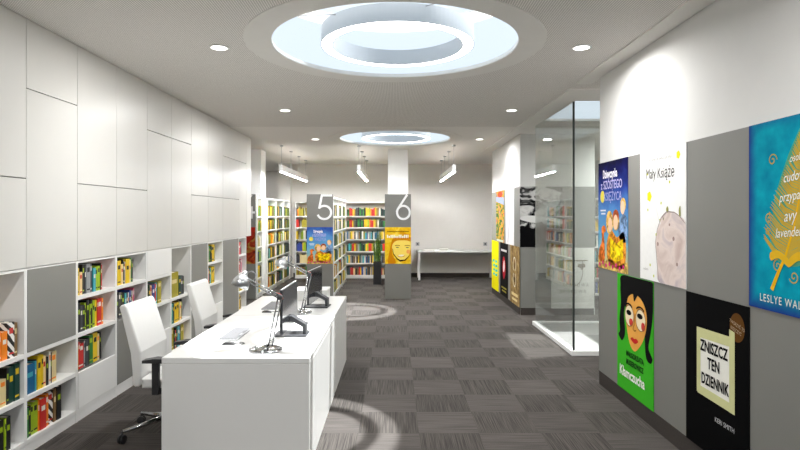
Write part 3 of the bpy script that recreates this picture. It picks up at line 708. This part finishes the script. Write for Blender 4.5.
# covers on the far partition
G2 = 'book cover posters on the far partition'
b = Board('poster', 'colourful painted poster at the far end of the partition, upper row', 'poster', (2.06, 11.40, 1.12), RS, RN, 0.80, 1.0, A_col, G2)
b.shape('sky_print', [[(0.0,0.8),(0.8,0.72),(0.8,0.86),(0.0,0.9)]], (150,160,190), 1)
b.shape('sun_print', [ellipse(0.4,0.93,0.25,0.06)], (216,72,40), 1)
b.shape('caption', [[(0.05,0.01),(0.75,0.01),(0.75,0.05),(0.05,0.05)]], (196,206,190), 1)
b = Board('poster', 'white poster with a thin grey stroke on the partition, upper row', 'poster', (2.06, 10.43, 1.12), RS, RN, 0.72, 1.0, ink((238,236,236)), G2)
b.shape('stroke_print', stroke([(0.20,0.03),(0.30,0.3),(0.42,0.62),(0.50,0.96)], [0.05,0.08,0.07,0.03]), (200,194,198), 1)
b = Board('poster', 'plain yellow poster with turquoise writing low on the partition', 'poster', (2.06, 11.93, 0.12), RS, RN, 0.76, 1.0, ink((240,228,16)), G2)
R3 = random.Random(5)
b.shape('lettering', [[(s, t), (s+l, t+0.02), (s+l, t+0.07), (s, t+0.05)] for t in (0.28,0.37,0.46,0.55) for s, l in ((0.12+R3.uniform(0,0.08),0.2),(0.42,0.16+R3.uniform(0,0.1)))], (70,190,180), 1)
b = Board('poster', 'black poster with a red and white flower low on the partition', 'poster', (2.06, 10.98, 0.12), RS, RN, 0.74, 1.0, ink((10,9,10)), G2)
b.shape('flower', [smooth([(0.36,0.32),(0.50,0.42),(0.54,0.58),(0.44,0.72),(0.34,0.74),(0.25,0.62),(0.26,0.45)])], (176,28,40), 1)
b.shape('flower', [smooth([(0.36,0.45),(0.46,0.54),(0.42,0.68),(0.34,0.62),(0.30,0.52)])], (236,222,220), 2)
b.shape('lettering', [[(0.1,0.84),(0.64,0.84),(0.64,0.88),(0.1,0.88)]], (220,218,214), 1)
b.shape('lettering', [[(0.2,0.08),(0.6,0.08),(0.6,0.11),(0.2,0.11)], [(0.15,0.14),(0.62,0.14),(0.62,0.17),(0.15,0.17)]], (150,140,60), 1)
b = Board('poster', 'brown parchment poster with an hourglass shape on the near end of the partition', 'poster', (2.06, 10.02, 0.12), RS, RN, 0.73, 1.0, A_brown, G2)
b.shape('hourglass', stroke(arc(0.36,0.68,0.1,0.12,-60,240), 0.02) + stroke(arc(0.36,0.42,0.1,0.12,120,420), 0.02), (238,232,210), 1)
b.shape('figure_print', [[(0.33,0.60),(0.39,0.60),(0.37,0.74),(0.35,0.74)], ellipse(0.36,0.42,0.04,0.05)], (70,52,34), 1)
b.shape('lettering', [[(0.12,0.14),(0.62,0.14),(0.62,0.19),(0.12,0.19)], [(0.16,0.06),(0.58,0.06),(0.58,0.10),(0.16,0.10)]], (226,206,150), 1)
FS, FN = (1,0,0), (0,-1,0)
b = Board('poster', 'black and white photographic poster on the partition end beside the glass', 'poster', (2.06, 9.27, 1.12), FS, FN, 0.70, 1.0, A_bw, G2)
b.shape('dark_band', [smooth([(0.0,0.0),(0.70,0.0),(0.70,0.32),(0.45,0.36),(0.25,0.30),(0.0,0.34)])], (10,10,11), 1)
b.shape('pale_streak', [smooth([(0.0,0.46),(0.25,0.40),(0.45,0.44),(0.69,0.38),(0.69,0.46),(0.4,0.5),(0.1,0.52)])], (214,212,210), 1)
b.text('small_print', 'REDEFINE', 0.40, 0.07, 0.035, (150,150,150), 2, 'CENTER') if False else None
b = Board('poster', 'white poster with dark line shapes and faint lettering behind the glass', 'poster', (2.575, 9.27, 0.11), FS, FN, 0.71, 1.0, ink((226,224,218)), G2)
b.shape('line_shapes', stroke(arc(0.36,0.62,0.16,0.26,180,360), 0.012) + stroke([(0.13,0.78),(0.60,0.79)], 0.022) + stroke([(0.20,0.62),(0.20,0.78)], 0.012) + stroke([(0.52,0.62),(0.52,0.78)], 0.012), (140,128,114), 1)  # bar, arch and drop lines drawn flat on the board
b.shape('line_shapes', [[(0.12,0.66),(0.2,0.66),(0.2,0.78),(0.12,0.78)], smooth([(0.44,0.68),(0.56,0.68),(0.54,0.74),(0.5,0.63),(0.46,0.74)])], (150,134,116), 2)
b.text('lettering', 'AKADOWA', 0.40, 0.36, 0.085, (120,108,98), 2, 'CENTER', 0.8, space=1.4)
b.text('lettering', 'BROKOWA', 0.36, 0.25, 0.085, (120,108,98), 2, 'CENTER', 0.8, space=1.4)

# ------------------------------------------------------------------ numbered end panels
def end_panel(x0, x1, lab, digit):
    t = thing('end_panel', lab, 'sign panel', (x0, 11.05, 0), 'numbered grey end panels'); W = x1-x0
    MB().box(0, W, 0, 0.05, 0, 2.06, bev=0.003).build('panel', 'greyboard', t)
    polys = []
    for k, (pts, w) in enumerate(digit): polys += [(q, k*0.0012 + j*0.00003) for j, q in enumerate(stroke(pts, w))]
    m = MB()
    for p, dy in polys:
        vs = [m.b.verts.new((q[0], -0.009-dy, q[1])) for q in p]; f = m.b.faces.new(vs)
        r = bmesh.ops.extrude_face_region(m.b, geom=[f]); bmesh.ops.translate(m.b, verts=[v for v in r['geom'] if isinstance(v, bmesh.types.BMVert)], vec=(0, 0.0085, 0))
    n_ = m.build('numeral', 'white_ink', t)
    return t
SW = 0.042
D5 = [(([(0.50,2.035),(0.285,2.035)]), SW), ([(0.30,2.05),(0.245,1.775)], SW), (arc(0.345,1.70,0.135,0.13,140,-160,30), SW)]
D6 = [([(0.44,2.05),(0.25,1.76),(0.235,1.71)], SW), (arc(0.365,1.70,0.125,0.13,0,360,36), SW)]
D4 = [([(0.44,2.05),(0.20,1.70)], SW), ([(0.17,1.70),(0.505,1.70)], SW), ([(0.44,1.82),(0.44,1.58)], SW)]
end_panel(-3.26, -2.745, 'tall grey end panel partly hidden behind the storage wall', D4)
end_panel(-1.735, -1.22, 'tall grey end panel with a white number 5', D5)
end_panel(-0.20, 0.315, 'tall grey end panel with a white number 6', D6)
G3 = 'posters on the numbered end panels'
poster_moon('poster', 'blue and orange poster of people reading under the number 5', (-1.733, 11.05, 0.69), FS, FN, 0.511, 0.72, G3)
b = Board('poster', 'yellow poster of a smiling woman under the number 6', 'poster', (-0.198, 11.05, 0.69), FS, FN, 0.511, 0.72, A_yface, G3)
b.shape('hair', [smooth([(0.06,0.01),(0.10,0.3),(0.16,0.5),(0.30,0.54),(0.508,0.52),(0.508,0.45),(0.3,0.44),(0.17,0.36),(0.14,0.2),(0.2,0.08),(0.2,0.01)])], (206,132,14), 1)
b.shape('face', [smooth([(0.14,0.34),(0.20,0.44),(0.32,0.46),(0.48,0.44),(0.505,0.30),(0.46,0.16),(0.36,0.075),(0.27,0.08),(0.18,0.18)])], (252,222,104), 2)
b.shape('neck_line', stroke([(0.15,0.30),(0.165,0.20),(0.24,0.10),(0.30,0.06),(0.40,0.075),(0.48,0.16)], [0.006,0.014,0.02,0.034,0.024,0.008]), (52,28,8), 3)
b.each('eyebrow', stroke(arc(0.245,0.345,0.05,0.02,20,160), 0.012) + stroke(arc(0.44,0.345,0.055,0.018,20,160), 0.012), (150,92,20), 3)
b.each('eye', [ellipse(0.245,0.325,0.03,0.01), ellipse(0.44,0.322,0.03,0.01)], (108,100,72), 3)
b.shape('lips', [smooth([(0.26,0.165),(0.32,0.18),(0.38,0.175),(0.34,0.15),(0.30,0.148)])], (250,236,214), 3)
b.shape('lips', stroke(arc(0.32,0.17,0.07,0.03,190,350), 0.008), (206,110,40), 4)
b.each('cheek', [ellipse(0.46,0.24,0.04,0.04)], (246,170,90), 3)
R4 = random.Random(11)
x = 0.04; bars = []
while x < 0.47:
    w_ = R4.uniform(0.016, 0.03); h_ = R4.choice((0.04, 0.04, 0.06)); bars.append([(x,0.51),(x+w_,0.51),(x+w_,0.51+h_),(x,0.51+h_)]); x += w_ + 0.010
b.shape('title_print', bars, (252,246,226), 4)
x = 0.04; bars = []
while x < 0.47:
    w_ = R4.uniform(0.01, 0.022); bars.append([(x,0.625),(x+w_,0.625),(x+w_,0.645),(x,0.645)]); x += w_ + 0.006
b.shape('small_print', bars, (120,84,16), 4)
b = Board('poster', 'rust and brown poster on the end panel beside the storage wall', 'poster', (-3.258, 11.05, 0.69), FS, FN, 0.511, 0.72, A_rust, G3)
b.shape('red_print', [smooth([(0.30,0.35),(0.45,0.5),(0.508,0.7),(0.40,0.7),(0.30,0.55)])], (150,34,22), 1)

# ------------------------------------------------------------------ glass enclosure
t = thing('glass_enclosure', 'floor-to-ceiling glass box on a white plinth beyond the right wall', 'glass enclosure', (2.1, 6.62, 0))
MB().box(-0.03,1.4,-0.04,0.03,0,0.055,bev=0.003).box(-0.03,0.03,0.03,1.79,0,0.055,bev=0.003).box(-0.03,1.4,1.79,1.85,0,0.055,bev=0.003).build('plinth', 'plinth', t)
MB().box(0.03,1.4,0.03,1.79,0,0.03).build('inner_floor', 'slab', t)
MB().box(0.006,1.4,0,0.012,0.055,2.985).build('glass_pane', 'glass', t)
MB().box(0,0.012,0.014,1.80,0.055,2.985).build('glass_pane', 'glass', t)
MB().box(0.014,1.4,1.80,1.812,0.055,2.985).build('glass_pane', 'glass', t)
MB().box(-0.006,0.016,-0.004,0.012,0.055,2.985).build('corner_joint', 'joint', t)
MB().box(1.4,1.412,0,1.812,0.055,2.985).build('glass_pane', 'glass', t)

# ------------------------------------------------------------------ reception desks
def desk(y0, y1, lab, first):
    t = thing('reception_desk', lab, 'desk', (-1.52, y0, 0), 'white reception desks'); L = y1-y0; W = 0.965; Z = 0.722
    MB().box(0, W, 0, L, Z-0.04, Z, bev=0.006).build('desktop', 'desk', t)
    MB().box(0.004 if not first else 0.0, W-0.002, 0.002 if not first else -0.0, 0.04, 0.0, Z-0.0395, bev=0.004).build('end_panel', 'desk', t)
    MB().box(0.004, W-0.004, L-0.042, L-0.002, 0.0, Z-0.0395, bev=0.002).build('end_panel', 'desk', t)
    s0 = 0.30 if first else 0.042
    if first: MB().box(W-0.05, W, 0.042, 0.296, 0.0, Z-0.0395, bev=0.003).build('front_panel', 'desk', t)
    MB().box(W-0.05, W, s0, L-0.044, 0.0, Z-0.0395, bev=0.003).build('front_panel', 'desk', t)
    return t
desk(3.655, 5.20, 'white reception desk nearest the viewer with keyboard and lamp', True)
desk(5.205, 6.44, 'farther white reception desk joined behind the near one', False)
DZ = 0.722
# office chairs
def chair(loc, lab, rz=0.0):
    t = thing('office_chair', lab, 'chair', loc, 'white office chairs at the desk')
    MB().prism([(-0.11,0.43),(-0.104,0.665),(-0.205,0.985),(-0.222,1.005),(-0.25,1.0),(-0.262,0.985),(-0.165,0.66),(-0.168,0.43),(-0.15,0.415),(-0.125,0.415)], 'y', -0.235, 0.235, bev=0.012).build('backrest', 'chairw', t)
    MB().prism([(-0.10,0.405),(0.32,0.405),(0.37,0.42),(0.38,0.45),(0.35,0.475),(0.0,0.468),(-0.10,0.475)], 'y', -0.235, 0.235, bev=0.012).build('seat', 'chairw', t)
    MB().box(-0.12, 0.12, -0.09, 0.09, 0.37, 0.404, bev=0.008).build('mechanism', 'blackpl', t)
    for s in (-1, 1):
        a = MB().box(0.0, 0.05, s*0.285-0.018, s*0.285+0.018, 0.375, 0.605, bev=0.006)
        a.box(0.0, 0.05, min(s*0.08, s*0.285), max(s*0.08, s*0.285), 0.375, 0.40)
        ar = a.build('armrest', 'blackpl', t)
        MB().prism([(-0.06,0.605),(0.20,0.605),(0.21,0.62),(0.19,0.636),(0.02,0.638),(-0.06,0.625)], 'y', s*0.285-0.04, s*0.285+0.04, bev=0.006).build('pad', 'blackpl', ar)
    MB().tube([(0,0,0.09),(0,0,0.37)], 0.028, 16).build('gas_lift', 'chrome', t)
    for k in range(5):
        an = math.radians(221 + 72*k); c, s = math.cos(an), math.sin(an)
        MB().tube([(0.02*c,0.02*s,0.125),(0.16*c,0.16*s,0.105),(0.325*c,0.325*s,0.085)], [0.022,0.018,0.013], 10).build('base_leg', 'chrome', t)
        w = MB(); R = Matrix.Translation((0.33*c, 0.33*s, 0.032)) @ Matrix.Rotation(an+0.6, 4, 'Z') @ Matrix.Rotation(PI/2, 4, 'X')
        for o_ in (-0.02, 0.006): w.lathe([(0.0,o_),(0.028,o_),(0.032,o_+0.003),(0.032,o_+0.011),(0.028,o_+0.014),(0.0,o_+0.014)], seg=18, mat=R)
        w.tube([(0.33*c,0.33*s,0.03),(0.33*c,0.33*s,0.09)], 0.008, 8)
        w.build('caster', 'blackpl', t)
    return t
ch = chair((-1.72, 4.27, 0), 'white office chair nearest the viewer, left of the desk')
c2 = copy_tree(ch); c2.location = (-1.70, 5.49, 0); c2['label'] = 'farther white office chair behind the near one, left of the desk'

# desk lamps
def rot_to(v):
    return Vector((0,0,1)).rotation_difference(Vector(v)).to_matrix().to_4x4()
def lamp(loc, lab):
    t = thing('desk_lamp', lab, 'desk lamp', loc, 'chrome desk lamps'); A = Vector((0.03,0.0,0.03)); E = Vector((0.095,0.0,0.365)); Hd = Vector((-0.165,0.03,0.487))
    MB().lathe([(0.0,0.0),(0.112,0.0),(0.116,0.006),(0.113,0.014),(0.098,0.019),(0.088,0.013),(0.03,0.015),(0.014,0.022),(0.012,0.04),(0.0,0.04)], seg=40).build('base', 'chrome', t)
    m = MB()
    for o in (-0.013, 0.013): m.tube([A + Vector((o,0,0)), E + Vector((o,0,-0.005))], 0.0052, 8)
    la = m.build('lower_arm', 'chrome', t)
    sp = [A + (E-A)*f + Vector((0.006*math.cos(f*140), 0.006*math.sin(f*140), 0)) for f in [0.06 + 0.3*k/90 for k in range(91)]]
    MB().tube(sp, 0.0016, 6).build('spring', 'chrome', la)
    m = MB()
    for o in (-0.012, 0.012): m.tube([E + Vector((0,0,o)), Hd + Vector((0.02,0,o))], 0.0052, 8)
    ua = m.build('upper_arm', 'chrome', t)
    sp = [E + (Hd-E)*f + Vector((0, 0.006*math.cos(f*160), 0.006*math.sin(f*160))) for f in [0.1 + 0.3*k/90 for k in range(91)]]
    MB().tube(sp, 0.0016, 6).build('spring', 'chrome', ua)
    MB().lathe([(0.0,-0.02),(0.016,-0.02),(0.018,-0.012),(0.018,0.012),(0.016,0.02),(0.0,0.02)], seg=20, mat=Matrix.Translation(E) @ Matrix.Rotation(PI/2, 4, 'X')).build('elbow_joint', 'standgrey', t)
    MB().tube([E + Vector((0.0,0.01,-0.03)), E + Vector((0.02,0.016,-0.01)), E + Vector((0.006,0.018,0.018)), E + Vector((-0.03,0.016,0.03))], 0.002, 6).build('cord', 'red', t)
    d = Vector((-0.38,-0.12,-0.91)).normalized(); R = Matrix.Translation(Hd) @ rot_to(d)
    MB().lathe([(0.0,-0.06),(0.016,-0.058),(0.02,-0.03),(0.030,-0.022),(0.050,-0.004),(0.061,0.022),(0.064,0.062),(0.061,0.062),(0.058,0.024),(0.047,0.0),(0.028,-0.017),(0.0,-0.02)], seg=36, mat=R @ Matrix.Scale(0.95, 4)).build('lamp_head', 'alu', t)
    MB().lathe([(0.0,-0.005),(0.012,-0.002),(0.022,0.016),(0.02,0.036),(0.0,0.044)], seg=20, mat=R @ Matrix.Scale(0.86, 4)).build('bulb', 'lampw', t)
    x_ = (R.to_3x3() @ Vector((1,0,0))); y_ = (R.to_3x3() @ Vector((0,1,0)))
    q = Hd + Vector((0.045,0,0.012))
    MB().ring(q, Vector((0.35,-0.3,0.88)).normalized(), Vector((0.8,0.6,0.0)).normalized(), 0.045, 0.0025).build('handle_ring', 'chrome', t)
    return t
la = lamp((-0.885, 3.85, DZ), 'chrome jointed desk lamp at the near end of the desk')
l2 = copy_tree(la); l2.location = (-0.905, 5.33, DZ); l2['label'] = 'chrome jointed desk lamp farther along, beside the second monitor'

# monitors
def monitor(loc, rz, lab):
    t = thing('monitor', lab, 'monitor', loc, 'black monitors on the desk', rz)
    MB().box(-0.008, 0.0126, -0.31, 0.31, 0.06, 0.385, bev=0.003).build('housing', 'gloss', t)
    MB().box(-0.0095, -0.0078, -0.30, 0.30, 0.072, 0.374).build('screen', 'screen', t)
    MB().box(-0.004, 0.002, -0.308, 0.308, 0.3845, 0.3872).build('top_edge', 'alu', t)
    MB().prism([(0.0125,0.15),(0.0125,0.105),(0.05,0.105),(0.115,0.07),(0.115,0.012),(0.14,0.012),(0.14,0.085),(0.06,0.13),(0.03,0.15)], 'y', -0.045, 0.045, bev=0.003).build('stand_arm', 'standgrey', t)
    MB().box(-0.10, 0.15, -0.10, 0.10, 0.0, 0.012, bev=0.003).build('stand_base', 'standgrey', t)
    return t
mo = monitor((-0.825, 4.37, DZ), 0.0, 'black monitor on the near half of the desk, seen edge-on')
m2 = copy_tree(mo); m2.location = (-0.815, 5.70, DZ); m2.rotation_euler = (0,0,-0.075); m2['label'] = 'black monitor on the far half of the desk by the second lamp'

# keyboards and mice
def keyboard(loc, rz, lab):
    t = thing('keyboard', lab, 'keyboard', loc, 'pale keyboards', rz)
    MB().box(-0.075, 0.075, -0.22, 0.22, 0.0, 0.012, bev=0.003).build('case', 'case', t)
    k = MB()
    for r in range(6):
        for q in range(20):
            if r == 5 and 5 < q < 11: continue
            k.box(-0.066+r*0.022, -0.066+r*0.022+0.018, -0.213+q*0.0214, -0.213+q*0.0214+0.0178, 0.0118, 0.017)
    k.build('keys', 'keys', t)
    return t
kb = keyboard((-1.235, 4.36, DZ), 0.0, 'pale grey keyboard on the near desk, left of the lamp')
k2 = copy_tree(kb); k2.location = (-1.235, 5.72, DZ); k2['label'] = 'pale grey keyboard on the far desk half'
def mouse(loc, lab):
    t = thing('mouse', lab, 'mouse', loc, 'black computer mice')
    MB().prism([(-0.045,0.0),(0.045,0.0),(0.046,0.006),(0.03,0.013),(0.0,0.019),(-0.03,0.017),(-0.046,0.008)], 'y', -0.024, 0.024, bev=0.004).build('body', 'blackpl', t)
    MB().tube([(0.05,0.0,0.008),(0.07,0.01,0.006),(0.095,-0.005,0.004),(0.105,0.02,0.004),(0.085,0.045,0.004),(0.06,0.055,0.004)], 0.003, 6).build('cord', 'blackpl', t)
    return t
ms = mouse((-1.19, 4.03, DZ), 'black mouse with a looped cord near the front keyboard')
ms2 = copy_tree(ms); ms2.location = (-1.22, 5.36, DZ); ms2['label'] = 'black mouse on the far desk half, behind the near keyboard'
# grommet, white box
o = MB().lathe([(0.0,0.0),(0.034,0.0),(0.036,0.003),(0.030,0.005),(0.0,0.004)], seg=28).build('cable_grommet', 'socket', loc=(-0.775, 5.03, DZ))
tag(o, 'small grey cable cap set in the desktop between the monitors', 'cable cap')
t = thing('document_tray', 'low white box at the far end of the desk behind the second monitor', 'box', (-1.10, 6.08, DZ))
MB().box(0,0.36,0,0.33,0,0.095,bev=0.004).build('body', 'desk', t); MB().box(-0.003,0.363,-0.003,0.333,0.0952,0.112,bev=0.003).build('lid', 'desk', t)

# ------------------------------------------------------------------ table at the back wall
t = thing('table', 'long white table against the back wall', 'table', (0.57, 14.2, 0))
MB().box(0,2.0,0,0.7,0.70,0.735,bev=0.003).build('tabletop', 'desk', t)
for x in (0.02, 1.93):
    for y in (0.02, 0.63): MB().box(x, x+0.05, y, y+0.05, 0, 0.6995).build('leg', 'desk', t)
MB().box(0.07, 1.93, 0.66, 0.68, 0.60, 0.6995).build('rail', 'desk', t)
o = MB().box(0,0.30,0,0.2,0,0.025,bev=0.003).build('folder', 'paper', loc=(0.72,14.35,0.735)); tag(o, 'flat pale folder lying at the left of the long white table', 'folder')
o = MB().box(0,0.22,0,0.16,0,0.05,bev=0.003).build('booklet_stack', 'paper', loc=(1.15,14.45,0.735)); tag(o, 'small stack of white booklets midway along the white table', 'booklets')
for i, x in enumerate((0.60, 2.40)):
    s = thing('wall_socket', ['small grey wall socket above the left end of the white table','small grey wall socket above the right end of the white table'][i], 'socket', (x, 14.95, 0.88), 'sockets above the table')
    MB().box(-0.05,0.05,-0.012,0,-0.05,0.05,bev=0.003).build('plate', 'socket', s); MB().lathe([(0.0,0.0),(0.022,0.0),(0.022,0.003),(0.0,0.003)], seg=20, mat=Matrix.Translation((0,-0.012,0)) @ Matrix.Rotation(PI/2,4,'X')).build('outlet', 'standgrey', s)

# ------------------------------------------------------------------ plant
t = thing('potted_plant', 'tall upright leafy plant in a slim black planter by the back shelves', 'plant', (-0.42, 13.4, 0))
MB().prism([(-0.095,-0.095),(0.095,-0.095),(0.095,0.095),(-0.095,0.095)], 'z', 0, 0.54, bev=0.008).build('planter', 'planter', t)
MB().box(-0.08,0.08,-0.08,0.08,0.54,0.545).build('soil', 'soil', t)
R5 = random.Random(2)
for k in range(22):
    a = R5.uniform(0, 2*PI); r0 = R5.uniform(0.0, 0.06); hgt = R5.uniform(0.45, 0.84); lean = R5.uniform(0.0, 0.09); w = R5.uniform(0.022, 0.036)
    m = MB(); A_, B_ = [], []
    c, s = math.cos(a), math.sin(a); pr = []
    for i in range(9):
        f = i/8; rr = r0 + lean*f*f; ww = w*(1-f**3)*(0.55+0.9*f*(1-f)*2); z = 0.54 + hgt*f
        tw = a + 1.2*f; px, py = rr*c, rr*s
        L_ = [m.b.verts.new((px + sg*ww*math.cos(tw) + e*0.003*-math.sin(tw), py + sg*ww*math.sin(tw) + e*0.003*math.cos(tw), z)) for sg, e in ((-1,0),(0,1),(1,0),(0,-1))]
        pr.append(L_)
    for i in range(8):
        for j in range(4): m.b.faces.new([pr[i][j], pr[i][(j+1)%4], pr[i+1][(j+1)%4], pr[i+1][j]]).smooth = True
    m.build('leaf', 'leaf', t)

# ------------------------------------------------------------------ light
sun = light('sun', 'SUN', (3, 8, 9), 13.0, None, (0.97, 0.985, 1.0), angle=math.radians(1.2))
sun.rotation_euler = Vector((-0.249, -0.086, -1.0)).to_track_quat('-Z', 'Y').to_euler()
w = bpy.data.worlds.new('sky'); SC.world = w; w.use_nodes = True
nt = w.node_tree; bg = nt.nodes['Background']
tc = nt.nodes.new('ShaderNodeTexCoord'); sp = nt.nodes.new('ShaderNodeSeparateXYZ'); rp = nt.nodes.new('ShaderNodeValToRGB')
nt.links.new(tc.outputs['Generated'], sp.inputs[0]); nt.links.new(sp.outputs[2], rp.inputs[0]); nt.links.new(rp.outputs[0], bg.inputs['Color'])
rp.color_ramp.elements[0].position = 0.0; rp.color_ramp.elements[0].color = (0.68, 0.77, 0.86, 1)
rp.color_ramp.elements[1].position = 0.6; rp.color_ramp.elements[1].color = (0.76, 0.85, 0.95, 1)
bg.inputs['Strength'].default_value = 1.25

dl = light('rear_fill', 'AREA', (-0.45, -3.98, 1.55), 1.0, None, (0.97, 0.985, 1.0), shape='RECTANGLE', size=4.0, size_y=2.4)  # weak unseen fill lamp added just inside the rear window
dl.rotation_euler = (-PI/2, 0, PI)
# ------------------------------------------------------------------ camera
cd = bpy.data.cameras.new('camera'); cam = bpy.data.objects.new('camera', cd); COL.objects.link(cam)
cam.location = (0, 0, 1.65); cam.rotation_euler = (PI/2, 0, 0)
cd.sensor_width = 36.0; cd.lens = 562/800*36.0; cd.shift_x = 5/800; cd.shift_y = -10/800; cd.clip_start = 0.05
SC.camera = cam
vs = SC.view_settings; vs.view_transform = 'Standard'; vs.look = 'None'; vs.gamma = 1.0; vs.exposure = 0.0; vs.use_curve_mapping = False
SC.cycles.max_bounces = 10; SC.cycles.diffuse_bounces = 6; SC.cycles.transparent_max_bounces = 16
SC.cycles.sample_clamp_indirect = 6.0; SC.cycles.caustics_reflective = False; SC.cycles.caustics_refractive = False
SC.cycles.use_denoising = True
